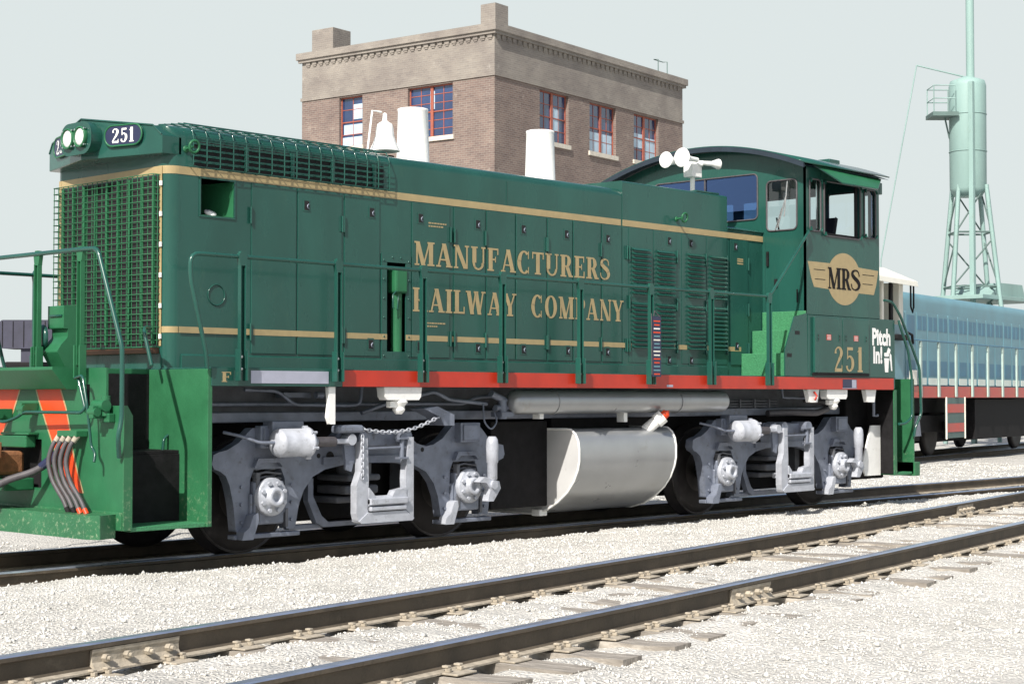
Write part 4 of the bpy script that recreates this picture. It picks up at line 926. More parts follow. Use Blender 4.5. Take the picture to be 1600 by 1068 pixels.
# ---- underframe
L(MB().box(-.84, 10.8, -.86, .86, 1.20, 1.47), 'centre_beam', 'silver_dark', .01)
L(MB().box(-.84, 10.4, -.98, .98, 1.145, 1.235), 'beam_flange', 'silver', .01)
L(MB().tube([(-.83, -.98, 1.305), (2.6, -.98, 1.30), (2.75, -1.0, 1.36), (3.0, -1.05, 1.38)], .018, 8, fillet=.05), 'underframe_pipe', 'silver')
L(MB().tube([(-.2, -1.1, 1.43), (.15, -1.12, 1.42), (.32, -1.14, 1.30), (.95, -1.14, 1.29), (1.10, -1.14, 1.30), (1.12, -1.14, 1.46)], .016, 8, fillet=.06), 'sander_pipe', 'silver')
L(MB().box(.30, .62, -1.02, -.9, 1.36, 1.41).cyl((.60, -1.1, 1.385), (.68, -1.1, 1.385), .03), 'pipe_valve', 'silver', .006)
L(MB().tube([(1.15, -1.1, 1.22), (1.42, -1.12, 1.30), (2.05, -1.14, 1.42), (2.25, -1.14, 1.34), (2.75, -1.16, 1.30)], .02, 8, fillet=.06), 'sander_pipe', 'silver')
L(MB().tube([(2.66, -1.2, 1.30), (2.62, -1.25, 1.12), (2.70, -1.27, 1.04), (2.80, -1.26, 1.12), (2.80, -1.2, 1.26)], .009, 6, fillet=.05), 'hanging_wire', 'silver')
mb = MB().cyl((2.72, -1.25, 1.40), (2.92, -1.25, 1.33), .035).cyl((2.88, -1.25, 1.15), (2.88, -1.25, 1.34), .045).box(2.82, 3.0, -1.3, -1.15, 1.17, 1.22).cyl((2.78, -1.25, 1.26), (2.95, -1.25, 1.26), .03); L(mb, 'drain_valve', 'silver', .004)
for x0, x1, z in ((.405, .485, 1.13),): L(MB().prism([(x0, 1.456), (x1, 1.456), (x1, z), (x0 + .02, z), (x0 - .005, z + .06), (x0 + .01, 1.30)], -1.50, -1.46), 'hanging_strap', 'white', .008)
def jackpad(x):
    j = L(MB().prism([(x - .235, 1.456), (x + .235, 1.456), (x + .225, 1.37), (x + .2, 1.34), (x - .2, 1.34), (x - .225, 1.37)], -1.50, -1.40), 'jacking_pad', 'white', .008)
    L(MB().lathe([(.06, 0), (.085, -.03), (.05, -.07), (.06, -.10), (.03, -.14), (0, -.14)], (x, -1.44, 1.35)).box(x - .13, x + .05, -1.47, -1.41, 1.27, 1.33), 'pad_socket', 'white', .006, j)
jackpad(1.30); jackpad(8.62)
# air reservoir
ar = L(MB().lathe([(0, 0), (.05, .006), (.09, .03), (.118, .075), (.122, .10), (.122, 3.52), (.118, 3.545), (.09, 3.59), (.05, 3.615), (0, 3.62)], (2.93, -1.30, 1.318), (1, 0, 0), 40), 'air_reservoir', 'tank')
mb = MB()
for x in (3.55, 5.6): mb.tube([(x, -1.30 + .127 * math.cos(t), 1.318 + .127 * math.sin(t)) for t in [2 * math.pi * k / 20 for k in range(20)]], .006, 6, closed=True)
L(mb, 'reservoir_strap', 'tank', 0, ar)
# fuel tank
yb = 1.42
sec = [(-1.25, 1.035), (-1.31, 1.03), (-1.37, .985), (-1.405, .92), (-1.42, .84), (-1.42, .71), (-1.40, .62), (-1.345, .50), (-1.26, .39), (-1.13, .285), (-.98, .20), (-.80, .15)]
sec = sec + [(-a, b) for a, b in sec[::-1]]
mb = MB().prism(sec, 3.85, 5.47, 'x', True); ft = L(mb, 'fuel_tank', 'tank'); e = ft.modifiers.new('e', 'EDGE_SPLIT'); e.split_angle = R(45)
def rimp(x): return MB().tube([(x, a, b) for a, b in sec], .013, 6, closed=True)
L(MB().prism(sec, 3.846, 3.8495, 'x'), 'tank_end', 'tank_end', 0, ft); L(rimp(3.85), 'tank_rim', 'white', 0, ft); L(rimp(5.47), 'tank_rim', 'white', 0, ft)
L(MB().box(3.80, 3.92, -.92, -.80, .13, .20), 'tank_foot', 'white', .01, ft)
fc = L(MB().cyl((5.10, -1.28, 1.0), (5.22, -1.40, 1.14), .062, .062, 20).cyl((5.19, -1.37, 1.10), (5.24, -1.42, 1.16), .078, .078, 16), 'filler_neck', 'white', 0, ft)
L(MB().cyl((5.24, -1.42, 1.16), (5.27, -1.45, 1.195), .05, .045, 14).box(5.24, 5.29, -1.47, -1.43, 1.17, 1.22), 'filler_cap', 'orange', .004, ft)
L(MB().box(4.0, 5.3, -.9, .9, 1.03, 1.15).box(2.99, 3.84, -.99, .99, .24, 1.12).box(5.48, 6.1, -.7, .7, .35, 1.15), 'saddle_and_shade_box', 'black', .01)  # saddle, plus a black box added to darken the shaded tank end
L(MB().box(3.38, 3.44, -1.3, -1.2, 1.145, 1.2).box(4.72, 4.78, -1.3, -1.2, 1.10, 1.2), 'reservoir_bracket', 'white', .003)
mb = MB()
for z in (1.255, 1.285, 1.32): mb.tube([(6.5, -1.03, z), (8.0, -1.03, z)], .011, 6)
for x in (6.6, 6.9, 7.2, 7.5, 7.8): mb.box(x - .012, x + .012, -1.06, -1.0, 1.235, 1.34)
L(mb, 'conduit_bundle', 'silver_dark')
L(MB().tube([(7.7, -1.1, 1.17), (8.1, -1.2, 1.18), (8.5, -1.28, 1.17), (8.75, -1.28, 1.22), (8.80, -1.25, 1.28), (8.62, -1.2, 1.31), (8.5, -1.1, 1.33)], .04, 10, fillet=.05), 'cable_loop', 'rubber')
for x in (8.10, 9.42): L(MB().prism([(x - .13, 1.456), (x + .13, 1.456), (x + .09, 1.30), (x - .07, 1.30)], -1.49, -1.43), 'pole_pocket', 'white', .01)
L(MB().tube([(8.10, -1.50, 1.43), (8.13, -1.52, 1.38), (8.09, -1.52, 1.33)], .013, 6), 'pocket_hook', 'red')
L(MB().tube([(9.72, -1.35, 1.45), (9.72, -1.35, 1.12), (9.80, -1.36, 1.13)], .02, 8), 'rear_bracket', 'silver')
L(MB().tube([(9.0, -1.2, 1.46), (9.0, -1.2, 1.30), (8.6, -1.2, 1.40)], .014, 6).tube([(7.86, -1.2, 1.46), (7.88, -1.2, 1.36), (8.35, -1.2, 1.35)], .014, 6), 'sander_pipe', 'silver')
# ---- trucks
def make_truck():
    t = empty('truck'); t.parent = loco
    # local origin at front axle of the truck
    W_ = 2.44
    out = [(-.57, .88), (-.52, .90), (-.42, .92), (-.30, .98), (-.21, 1.06), (-.16, 1.10), (.17, 1.10), (.22, 1.09), (.30, 1.01), (.42, .93), (.55, .90), (.68, .93), (.76, 1.0), (.84, 1.055), (1.60, 1.055), (1.70, 1.0), (1.80, .93), (1.92, .90), (2.02, .915), (2.14, .97), (2.25, 1.07), (2.30, 1.11), (2.62, 1.11), (2.70, 1.04), (2.78, .96), (2.88, .91), (2.99, .89),
           (3.01, .80), (2.99, .76), (2.93, .74), (2.88, .70), (2.84, .62), (2.80, .46), (2.77, .22), (2.64, .22), (2.62, .66), (2.58, .745), (2.28, .745), (2.24, .66), (2.22, .22), (2.12, .22), (2.08, .42), (2.02, .55), (1.92, .66), (1.78, .72), (1.55, .755), (1.22, .765), (.88, .755), (.66, .72), (.52, .66), (.42, .55), (.36, .42), (.32, .22), (.22, .22), (.20, .66), (.16, .745), (-.14, .745), (-.18, .66), (-.20, .22), (-.33, .22), (-.36, .46), (-.40, .62), (-.44, .70), (-.50, .74), (-.56, .76), (-.585, .80)]
    for s in (-1, 1):
        fr = MB().prism(out, s * 1.06, s * 1.16).build('side_frame', M['silver'], t, .018)
        if s > 0: continue
        m_ = MB()
        for c in (0, W_):
            m_.prism([(c - .17, .76), (c - .13, .84), (c + .13, .84), (c + .17, .76), (c + .14, .76), (c + .10, .80), (c - .10, .80), (c - .14, .76)], -1.21, -1.155)
            m_.box(c - .13, c + .14, -1.24, -1.155, .93, 1.12); m_.box(c - .10, c + .11, -1.255, -1.24, .95, 1.10)
            m_.box(c - .36, c + .36, -1.18, -1.08, .155, .195)
        m_.prism([(.62, .765), (.62, .83), (1.80, .83), (1.80, .765)], -1.19, -1.155)
        m_.build('frame_rib', M['silver'], t, .01)
        m_ = MB()
        for x, z, r in ((.585, .845, .022), (.72, .835, .045), (1.72, .84, .042), (1.87, .87, .022)): m_.cyl((x, -1.1625, z), (x, -1.161, z), r, r, 18)
        m_.build('frame_hole', M['dark'], t)
    for c in (0, W_):
        jb = MB().box(c - .165, c + .165, -1.20, -1.0, .27, .64).box(c - .2, c - .165, -1.19, -1.02, .36, .54).box(c + .165, c + .2, -1.19, -1.02, .36, .54).build('journal_box', M['silver'], t, .02)
        MB().lathe([(.165, 0), (.165, .04), (.15, .05), (.085, .055), (.085, .10), (.078, .112), (.045, .115), (.043, .06), (0, .06)], (c, -1.20, .508), (0, -1, 0), 32).build('axle_cap', M['silver_lit'], t).parent = jb
        m_ = MB()
        for k in range(8):
            a = R(22.5 + 45 * k); m_.cyl((c + .125 * math.cos(a), -1.245, .508 + .125 * math.sin(a)), (c + .125 * math.cos(a), -1.275, .508 + .125 * math.sin(a)), .019, .019, 6, False)
        m_.build('cap_bolts', M['silver_lit'], jb)
        m_ = MB()
        for x in (c - .08, c + .09):
            pts = [(x + .045 * math.cos(t_), -1.10 + .045 * math.sin(t_), .645 + .018 * t_ / 2) for t_ in [k * .5 for k in range(26)]]; m_.tube(pts, .011, 5)
        m_.build('coil_springs', M['silver_dark'], t)
        m_ = MB(); 
        for z in (.66, .70): m_.tube([(c - .14, -1.165, z), (c - .02, -1.17, z + .02), (c + .15, -1.165, z)], .012, 6)
        m_.box(c - .15, c - .11, -1.21, -1.15, .30, .72); m_.box(c + .18, c + .21, -1.2, -1.15, .24, .40)
        m_.build('pedestal_liner', M['silver_dark'], t, .004)
        m_ = MB()
        for z in (.30, .45, .60):
            for x in (c - .28, c + .27): m_.cyl((x, -1.16, z), (x, -1.18, z), .016, .016, 6, False)
        m_.build('frame_bolts', M['silver'], t)
        for s in (-1, 1):
            MB().lathe([(0, 0), (.20, 0), (.40, .03), (.455, .025), (.50, .0), (.508, -.005), (.512, -.09), (.545, -.105), (.545, -.13), (.46, -.135), (.3, -.08), (0, -.08)], (c, s * .80, .508), (0, s, 0), 56).build('wheel', M['wheel'], t)
        MB().lathe([(.470, -.012), (.505, -.012), (.509, -.004), (.509, -.02), (.470, -.02)], (c, -.818, .508), (0, -1, 0), 56).build('tyre', M['tyre'], t)
        MB().cyl((c, -1.02, .508), (c, 1.02, .508), .085, .085, 20).build('axle', M['black'], t)
    # brake cylinder
    bc = MB().lathe([(0, 0), (.05, .0), (.115, .03), (.122, .05), (.122, .33), (.135, .335), (.135, .36), (.06, .37), (.05, .45), (0, .45)], (-.11, -1.40, .975), (1, 0, 0), 32).build('brake_cylinder', M['silver_lit'], t)
    m_ = MB()
    for k in range(6): a = R(60 * k + 20); m_.cyl((.215, -1.40 + .135 * math.cos(a), .975 + .135 * math.sin(a)), (.27, -1.40 + .135 * math.cos(a), .975 + .135 * math.sin(a)), .014, .014, 6, False)
    m_.build('cylinder_bolts', M['silver_lit'], bc); m_ = MB().cyl((.32, -1.40, .975), (.56, -1.40, .975), .045).cyl((.50, -1.40, .975), (.74, -1.40, .975), .022); m_.build('push_rod', M['rubber'], bc)
    MB().box(.56, .80, -1.43, -1.36, .955, 1.0).cyl((.74, -1.44, .99), (.74, -1.34, .99), .05).build('slack_adjuster', M['silver_lit'], bc, .01)
    MB().tube([(-.10, -1.40, .98), (-.25, -1.38, .98), (-.40, -1.30, 1.04), (-.50, -1.2, 1.07)], .014, 8, fillet=.04).build('cylinder_pipe', M['silver'], bc)
    MB().box(-.05, .30, -1.30, -1.16, .93, 1.16).build('cylinder_bracket', M['silver'], bc, .01)
    # brake lever
    MB().prism([(.70, 1.04), (.80, 1.06), (.84, .84), (.80, .70), (.74, .72)], -1.36, -1.33).build('brake_lever', M['silver'], t, .006)
    MB().tube([(.88, -1.42, .905), (1.40, -1.42, .91)], .012, 6).cyl((1.36, -1.42, .80), (1.36, -1.42, 1.0), .022, n=10).box(1.30, 1.42, -1.45, -1.38, .80, .82).box(1.30, 1.42, -1.45, -1.38, .98, 1.0).build('tie_rod', M['silver'], t, .003)
    m_ = MB().box(.84, 1.50, -1.30, -1.16, .92, 1.05); m_.cyl((.92, -1.40, 1.0), (.92, -1.16, 1.0), .07).cyl((1.44, -1.40, 1.0), (1.44, -1.16, 1.0), .07); m_.build('hanger_bracket', M['silver'], t, .015)
    # swing hanger
    m_ = MB(); m_.prism([(.86, 1.0), (.93, 1.0), (.945, .62), (.93, .36), (.95, .32), (.82, .26), (.80, .33), (.80, .58), (.85, .70)], -1.43, -1.35); m_.build('swing_hanger', M['silver_lit'], t, .012); m_ = MB()
    m_.prism([(1.50, 1.0), (1.43, 1.0), (1.40, .62), (1.41, .44), (1.38, .40), (1.38, .36), (1.50, .26), (1.50, .66)], -1.43, -1.35)
    m_.build('swing_hanger', M['silver_lit'], t, .012)
    m_ = MB(); m_.prism([(.82, .26), (.93, .335), (1.39, .335), (1.50, .26), (1.48, .24), (.85, .24)], -1.44, -1.34); m_.box(.94, 1.40, -1.47, -1.20, .40, .46); m_.cyl((.94, -1.40, .43), (1.40, -1.40, .43), .05); m_.prism([(.94, .46), (.94, .56), (1.0, .50), (1.03, .46)], -1.44, -1.38); m_.prism([(1.22, .46), (1.26, .52), (1.40, .54), (1.40, .46)], -1.44, -1.36); m_.box(.95, 1.39, -1.46, -1.38, .345, .385)
    m_.build('spring_plank', M['silver_lit'], t, .01)
    m_ = MB().box(.95, 1.35, -1.15, -.7, .60, .66).box(.95, 1.35, -1.12, -.7, .48, .56).box(.9, 1.4, -1.05, .9, .40, .46).cyl((1.15, -1.0, .66), (1.15, -1.0, .76), .16)
    m_.build('bolster', M['silver_dark'], t, .02)
    m_ = MB(); m_.prism([(.56, .64), (.62, .64), (.62, .48), (.72, .30), (.80, .24), (1.55, .24), (1.55, .20), (.74, .20), (.66, .24), (.56, .44)], -1.05, -.98); m_.box(.38, 1.9, -1.0, -.92, .19, .23)
    m_.build('brake_beam', M['silver'], t, .008)
    for c, sg in ((0, 1), (W_, -1)):
        x = c + sg * .53; m_ = MB(); m_.prism([(x - .05, .82), (x + .05, .82), (x + .04, .40), (x - .05 * 1, .30)], -.92, -.72); m_.build('brake_shoe', M['silver_dark'], t, .01)
    # damper on the second axle
    m_ = MB().lathe([(.028, 0), (.05, .02), (.05, .17), (.058, .18), (.062, .34), (.055, .40), (.035, .43), (0, .43)], (2.60, -1.38, .555), (0, 0, 1), 20)
    m_.build('damper', M['silver_lit'], t)
    m_ = MB().prism([(2.40, .55), (2.48, .60), (2.68, .55), (2.70, .48), (2.60, .36), (2.52, .36), (2.56, .48), (2.50, .54)], -1.40, -1.32).cyl((2.60, -1.42, .52), (2.60, -1.30, .52), .045); m_.build('damper_bracket', M['silver_lit'], t, .01)
    for c in (-.20, 2.22): MB().prism([(c - .14, .155), (c - .02, .155), (c + .04, .32), (c + .03, .38), (c - .02, .36), (c - .06, .26), (c - .12, .22)], -1.26, -1.16).build('pedestal_foot', M['silver_lit'] if c > 0 else M['silver'], t, .01)
    MB().box(-.45, 2.95, -.60, .60, .22, 1.16).build('traction_motor', M['black'], t, .03)
    return t
tr = make_truck(); tr2 = copy_tree(tr, loco); tr2.location = (6.7, 0, 0)
# safety chain at the front truck
mb = MB(); pts = [Vector((.86 + 1.05 * k / 26, -1.42, 1.085 + .13 * (k / 26) ** 2 - .06 * math.sin(math.pi * k / 26))) for k in range(27)]
pts2 = [Vector((.86, -1.44, 1.06 - .035 * k)) for k in range(1, 13)]
def link(c, d, flip):
    d = d.normalized(); u = Vector((0, 1, 0)) if flip else d.cross(Vector((0, 1, 0)))
    mb.tube([c + d * .030 * math.cos(t) + u * .015 * math.sin(t) for t in [2 * math.pi * k / 10 for k in range(10)]], .0065, 5, closed=True)
for i in range(26): link((pts[i] + pts[i + 1]) / 2, pts[i + 1] - pts[i], i % 2)
for i in range(11): link((pts2[i] + pts2[i + 1]) / 2, pts2[i + 1] - pts2[i], i % 2)
L(mb, 'safety_chain', 'silver_lit'); L(MB().box(.55, .86, -1.46, -1.36, 1.05, 1.12), 'chain_bracket', 'silver', .02)
L(MB().prism([(1.62, 1.26), (1.80, 1.28), (2.02, 1.20), (2.02, 1.10), (1.88, 1.10), (1.84, 1.18)], -1.44, -1.24), 'chain_anchor', 'silver', .01)
# ---- rear end
RX = 10.45
L(MB().box(9.5, 10.42, -1.08, 1.08, .30, 1.46), 'draft_gear', 'black', .02)
L(MB().box(-1.64, -.62, -.66, .66, .30, 1.5), 'draft_gear', 'black', .02)
for s_ in (-1, 1):
    L(MB().box(9.93, 10.0, s_ * 1.523, s_ * 1.508, .36, 1.456), 'rear_step_panel', 'green_splash', .003); L(MB().box(9.975, 9.995, s_ * 1.506, s_ * 1.1, .38, 1.456), 'shaded_panel_face', 'black')  # black back stands for the shaded face of the panel
    L(MB().box(RX - .03, RX, s_ * 1.52, s_ * 1.0, .36, 1.6).box(RX - .03, RX + .10, s_ * 1.54, s_ * 1.2, .34, .52), 'rear_pilot_plate', 'green_splash', .004)
    L(MB().box(10.01, RX - .03, s_ * 1.50, s_ * 1.2, .36, .395), 'corner_step', 'tread', .004)
    L(MB().box(10.01, RX - .03, s_ * 1.14, s_ * 1.12, .36, 1.55), 'step_well', 'black')
    L(MB().prism([(9.965, .36), (9.60, .36), (9.52, .50), (9.74, 1.0), (9.965, 1.0)], s_ * 1.30, s_ * 1.28), 'lit_panel_part', 'white', .003)  # white piece put in for the sunlit lower part of the step panel
L(MB().box(9.97, RX, -1.13, 1.13, 1.56, 1.605).box(RX - .02, RX, -1.0, 1.0, .5, 1.56), 'rear_platform', 'green_dusty', .004)
L(MB().tube([(10.03, -1.54, 2.35), (10.03, -1.56, 2.28), (10.22, -1.57, 1.95), (10.30, -1.57, 1.62), (10.30, -1.57, 1.10), (10.16, -1.55, 1.02), (10.02, -1.54, 1.02)], .018, 8, fillet=.06), 'rear_handrail', 'green')
L(MB().tube([(9.74, -1.50, 2.60), (9.90, -1.53, 2.58), (10.05, -1.56, 2.40), (10.50, -1.57, 1.75), (10.54, -1.57, 1.15), (10.42, -1.55, .97), (10.40, -1.54, .85)], .018, 8, fillet=.06), 'rear_handrail', 'green')
L(MB().tube([(RX, -1.0, 1.60), (RX, -1.0, 2.5), (RX, 1.0, 2.5), (RX, 1.0, 1.60)], .018, 8, fillet=.06), 'rear_handrail', 'green')
L(MB().box(9.64, 9.72, -1.50, -1.25, 3.95, 4.10), 'marker_bracket', 'green', .01)
cp2 = L(MB().box(RX, RX + .35, -.12, .12, .72, .92).box(RX + .3, RX + .6, -.2, .2, .68, .96), 'rear_coupler', 'rust', .03)
# white trailing hose behind the rear step
L(MB().tube([(RX + .03, -1.2, 1.55), (RX + .10, -1.25, 1.35), (RX + .05, -1.28, 1.12), (RX + .02, -1.3, 1.0)], .02, 8), 'rear_hose', 'white')

# placard hung on the railing
pk = empty('placard', (4.86, RY - .06, 1.60)); tag(pk, 'dark purple placard with bright printed lines hung on the side railing', 'placard')
pb = MB().box(-.075, .075, -.012, .004, -.02, .62).build('board', M['navy'], pk, .003)
MB().tube([(-.09, -.012, .65), (-.085, -.012, 0)], .006, 6).tube([(-.05, -.01, .62), (0, .02, .68), (.05, -.01, .62)], .006, 6).build('hanger', M['rubber'], pk)
for k in range(15):
    z = .57 - k * .040; w = (.055, .045, .052, .058, .05)[k % 5]
    MB().box(-w, w, -.0145, -.013, z - .008, z + .006).build('text_line', M[('orange', 'orange', 'white', 'orange', 'turq', 'cream', 'turq', 'turq', 'cream', 'cream', 'orange', 'orange', 'turq', 'turq', 'orange')[k]], pk)

# ================================================================== BRICK BUILDING
KB = Vector((32.675, 27.125, 0)); bd = empty('brick_building', KB, R(90 - 83.1)); tag(bd, 'flat roofed brick building with red framed windows behind the green locomotive', 'building')
BL, BW = 12.82, 9.02      # +x along the right face, +y along the left face
rw = [(2.71, 4.55, 10.55, 12.36), (5.95, 7.78, 10.52, 12.36), (9.07, 10.92, 10.55, 12.36)]
lw = [(1.83, 3.87, 10.55, 12.39), (6.02, 7.15, 10.55, 12.39)]
def bw(mb, x0, x1, z0, z1, holes, P): wall_cells(mb, x0, x1, z0, z1, holes, P)
def face(P, x1, holes, nrm):
    m_ = MB(); bw(m_, 0, x1, -.3, 12.44, holes, lambda a, b: P(a, b, 0))
    for h in holes:
        dpt = .24
        m_.add([P(h[0], h[2], 0), P(h[0], h[3], 0), P(h[0], h[3], dpt), P(h[0], h[2], dpt)], [(0, 1, 2, 3)]); m_.add([P(h[1], h[2], 0), P(h[1], h[3], 0), P(h[1], h[3], dpt), P(h[1], h[2], dpt)], [(0, 1, 2, 3)])
        m_.add([P(h[0], h[3], 0), P(h[1], h[3], 0), P(h[1], h[3], dpt), P(h[0], h[3], dpt)], [(0, 1, 2, 3)]); m_.add([P(h[0], h[2], 0), P(h[1], h[2], 0), P(h[1], h[2], dpt), P(h[0], h[2], dpt)], [(0, 1, 2, 3)])
    m_.build('wall', M['brick'], bd, uv=True)
    m_ = MB(); bw(m_, 0, x1, 12.44, 13.90, [], lambda a, b: P(a, b, -.0)); m_.build('frieze', M['brick2'], bd, uv=True)
PR = lambda a, b, d: (a, d, b)
PL = lambda a, b, d: (d, a, b)
face(PR, BL, rw, 0); face(PL, BW, lw, 0)
m_ = MB(); bw(m_, 0, BL, -.3, 13.9, [], lambda a, b: (a, BW, b)); bw(m_, 0, BW, -.3, 13.9, [], lambda a, b: (BL, a, b)); m_.build('rear_wall', M['brick'], bd, uv=True)
def band(o_, z0, z1, nm, mm): MB().box(-o_, BL + o_, -o_, 0 - .001, z0, z1).box(-o_, -.001, 0, BW + o_, z0, z1).box(BL + .001, BL + o_, 0, BW + o_, z0, z1).build(nm, M[mm], bd, uv=True)
band(.045, 12.44, 12.56, 'string_course', 'brick2')
band(.17, 13.99, 14.24, 'parapet_cap', 'brick2'); band(.11, 13.885, 13.99, 'cornice', 'brick2')
m_ = MB(); st_ = .315
for i in range(int(BL / st_)):
    x = .08 + i * st_; m_ = MB(); m_.box(x, x + .20, -.05, -.001, 13.76, 13.885); m_.box(x + .03, x + .17, -.03, -.001, 13.70, 13.76); m_.build('corbel', M['brick2'], bd, uv=True)
for i in range(int(BW / st_)):
    y = .08 + i * st_; m_ = MB(); m_.box(-.05, -.001, y, y + .20, 13.76, 13.885); m_.box(-.03, -.001, y + .03, y + .17, 13.70, 13.76); m_.build('corbel', M['brick2'], bd, uv=True)
MB().box(.1, BL - .1, .1, BW - .1, 13.75, 13.85).build('roof', M['roof'], bd)
MB().box(-.13, .62, -.13, .50, 14.245, 14.92).build('chimney', M['brick2'], bd, uv=True); MB().box(-.08, .9, 7.40, 8.45, 14.245, 15.05).build('chimney', M['brick2'], bd, uv=True)
def bwin(P, h, cols_, rows_, mid, openv=False, blinds=()):
    def bx(m_, a0, a1, b0, b1, d0, d1):
        v = [P(a, b, d) for d in (d0, d1) for b in (b0, b1) for a in (a0, a1)]
        m_.add(v, [(0, 1, 3, 2), (4, 5, 7, 6), (0, 1, 5, 4), (2, 3, 7, 6), (0, 2, 6, 4), (1, 3, 7, 5)])
    fr = MB(); a0, a1, b0, b1 = h; t = .045
    bx(fr, a0, a0 + t, b0, b1, .12, .19); bx(fr, a1 - t, a1, b0, b1, .12, .19); bx(fr, a0, a1, b1 - t, b1, .121, .189); bx(fr, a0, a1, b0, b0 + t, .121, .189)
    if mid: c = (a0 + a1) / 2; bx(fr, c - .06, c + .06, b0, b1, .105, .185)
    bx(fr, a0, a1, (b0 + b1) / 2 - .02, (b0 + b1) / 2 + .02, .125, .175)
    w = fr.build('window', M['winred'], bd)
    m_ = MB()
    for i in range(1, cols_): a = a0 + (a1 - a0) * i / cols_; bx(m_, a - .014, a + .014, b0, b1, .14, .17)
    for i in range(1, rows_): b = b0 + (b1 - b0) * i / rows_; bx(m_, a0, a1, b - .012, b + .012, .1405, .1695)
    m_.build('muntins', M['winred'], w)
    m_ = MB(); bx(m_, a0, a1, b0, b1, .155, .158); m_.build('glass', M['black_glass'], w)
    for (u0, u1, v0, v1) in blinds:
        m_ = MB(); bx(m_, a0 + (a1 - a0) * u0, a0 + (a1 - a0) * u1, b0 + (b1 - b0) * v0, b0 + (b1 - b0) * v1, .146, .1535); m_.build('blind', M['blue'], w)
    s_ = MB(); bx(s_, a0 - .08, a1 + .08, b0 - .16, b0 - .002, -.07, .2); s_.build('sill', M['stonesill'], w)
bwin(PR, rw[0], 4, 4, True, blinds=((.55, .78, .25, .7),)); bwin(PR, rw[1], 4, 4, True, blinds=((.1, .95, .0, .42),)); bwin(PR, rw[2], 4, 4, True, blinds=((.52, .98, .0, .55), (.06, .46, .3, .6)))
bwin(PL, lw[0], 4, 6, True, blinds=((.45, .55, .55, .9),)); bwin(PL, lw[1], 2, 4, False, blinds=((.0, .5, .55, .85), (.05, .9, .25, .45), (.05, .95, .0, .2)))
MB().tube([(11.0, .05, 13.9), (11.0, .05, 14.78), (11.0, .25, 14.80), (11.7, .25, 14.80), (11.7, .05, 14.78), (11.7, .05, 13.9)], .02, 6).build('roof_ladder', M['towerdark'], bd)

# ================================================================== TURQUOISE LOCOMOTIVE
l2 = empty('locomotive', P2, R(10)); tag(l2, 'turquoise locomotive with a white cab roof standing behind the green one on the right', 'locomotive')
def T(mb, nm, m, bevel=0, parent=None): return mb.build(nm, M[m], parent or l2, bevel)
T(MB().box(-4, 13.5, 0, 3.0, 1.42, 1.60), 'deck', 'turq', .01)
T(MB().box(-.95, 13.5, -.012, -.001, 1.345, 1.60), 'red_sill', 'red', .002)
T(MB().box(-4, 13.5, .4, 2.6, 1.0, 1.42).box(-3.9, 13.0, .95, 2.05, .28, 1.0).box(4.2, 8.4, .15, 2.85, .35, 1.30), 'underframe', 'black')
hs2 = [(.62, 1.6), (.62, 3.54)] + [(.62 + .22 - .22 * math.cos(t), 3.54 + .22 * math.sin(t)) for t in [math.pi / 2 * k / 6 for k in range(1, 7)]] + [(1.5, 3.81)]; hs2 += [(3 - a, b) for a, b in hs2[:-1][::-1]]
T(MB().prism(hs2, -1.0, 13.0, 'x', True), 'hood', 'turq')
for i in range(18):
    x = -.80 + i * .74; d = T(MB().box(x, x + .70, .60, .6195, 1.66, 3.30), 'hood_door', 'turq', .006)
    if i < 3: T(MB().box(x + .10, x + .60, .594, .5995, 2.55, 3.22), 'louvre', 'turq_d', 0, d)
    else: T(MB().box(x + .06, x + .32, .594, .5995, 2.90, 3.22).box(x + .40, x + .64, .594, .5995, 2.90, 3.22), 'louvre', 'turq_d', 0, d)
    T(MB().box(x + .08, x + .62, .594, .5995, 1.85, 2.20), 'vent', 'turq_d', 0, d)
    T(MB().box(x + .06, x + .64, .594, .5995, 1.64, 1.80), 'white_plate', 'cream', 0, d)
T(MB().tube([(-.9, -.05, 2.60), (13.3, -.05, 2.60)], .02, 8), 'handrail', 'turq_d')
for i in range(12):
    x = -.15 + i * 1.2; T(MB().box(x - .05, x + .05, -.06, -.02, 1.36, 2.46).prism([(x - .07, 2.46), (x + .07, 2.46), (x + .02, 2.62), (x - .06, 2.62)], -.06, -.02), 'stanchion', 'pale', .006)
T(MB().box(-.86, -.40, -.05, -.03, 1.62, 1.94), 'white_box', 'cream', .01)
# cab
T(MB().box(-3.9, -1.05, .02, 2.98, 1.6, 2.9), 'cab', 'turq', .01)
T(MB().box(-1.30, -1.05, .02, 2.98, 2.9, 3.80).box(-3.9, -3.7, .02, 2.98, 2.9, 3.80).box(-2.32, -2.2, .02, .1, 2.9, 3.8).box(-2.32, -2.2, 2.9, 2.98, 2.9, 3.8), 'window_post', 'cream', .02)
T(MB().box(-1.75, -1.60, .04, .1, 2.55, 3.78), 'window_seal', 'black', .02)
mb = MB(); rfp = [(-.25, 3.72), (-.22, 3.84), (.5, 4.16), (1.5, 4.30), (2.5, 4.16), (3.22, 3.84), (3.25, 3.72), (2.4, 4.02), (.6, 4.02)]; mb.prism(rfp, -4.1, -.85, 'x'); T(mb, 'cab_roof', 'cream', .01)
T(MB().box(-1.95, -1.30, -.18, .02, 2.56, 2.68), 'arm_rest', 'black', .03)
T(MB().tube([(-.98, -.12, 3.78), (-.98, -.12, 3.30), (-.86, -.12, 3.18), (-.80, -.12, 3.28), (-.80, -.12, 3.78)], .02, 6), 'mirror_arm', 'black')
T(MB().tube([(-1.55, -.25, 2.72), (-1.28, -.25, 2.68), (-1.15, -.22, 2.50)], .03, 6), 'cab_hose', 'black')
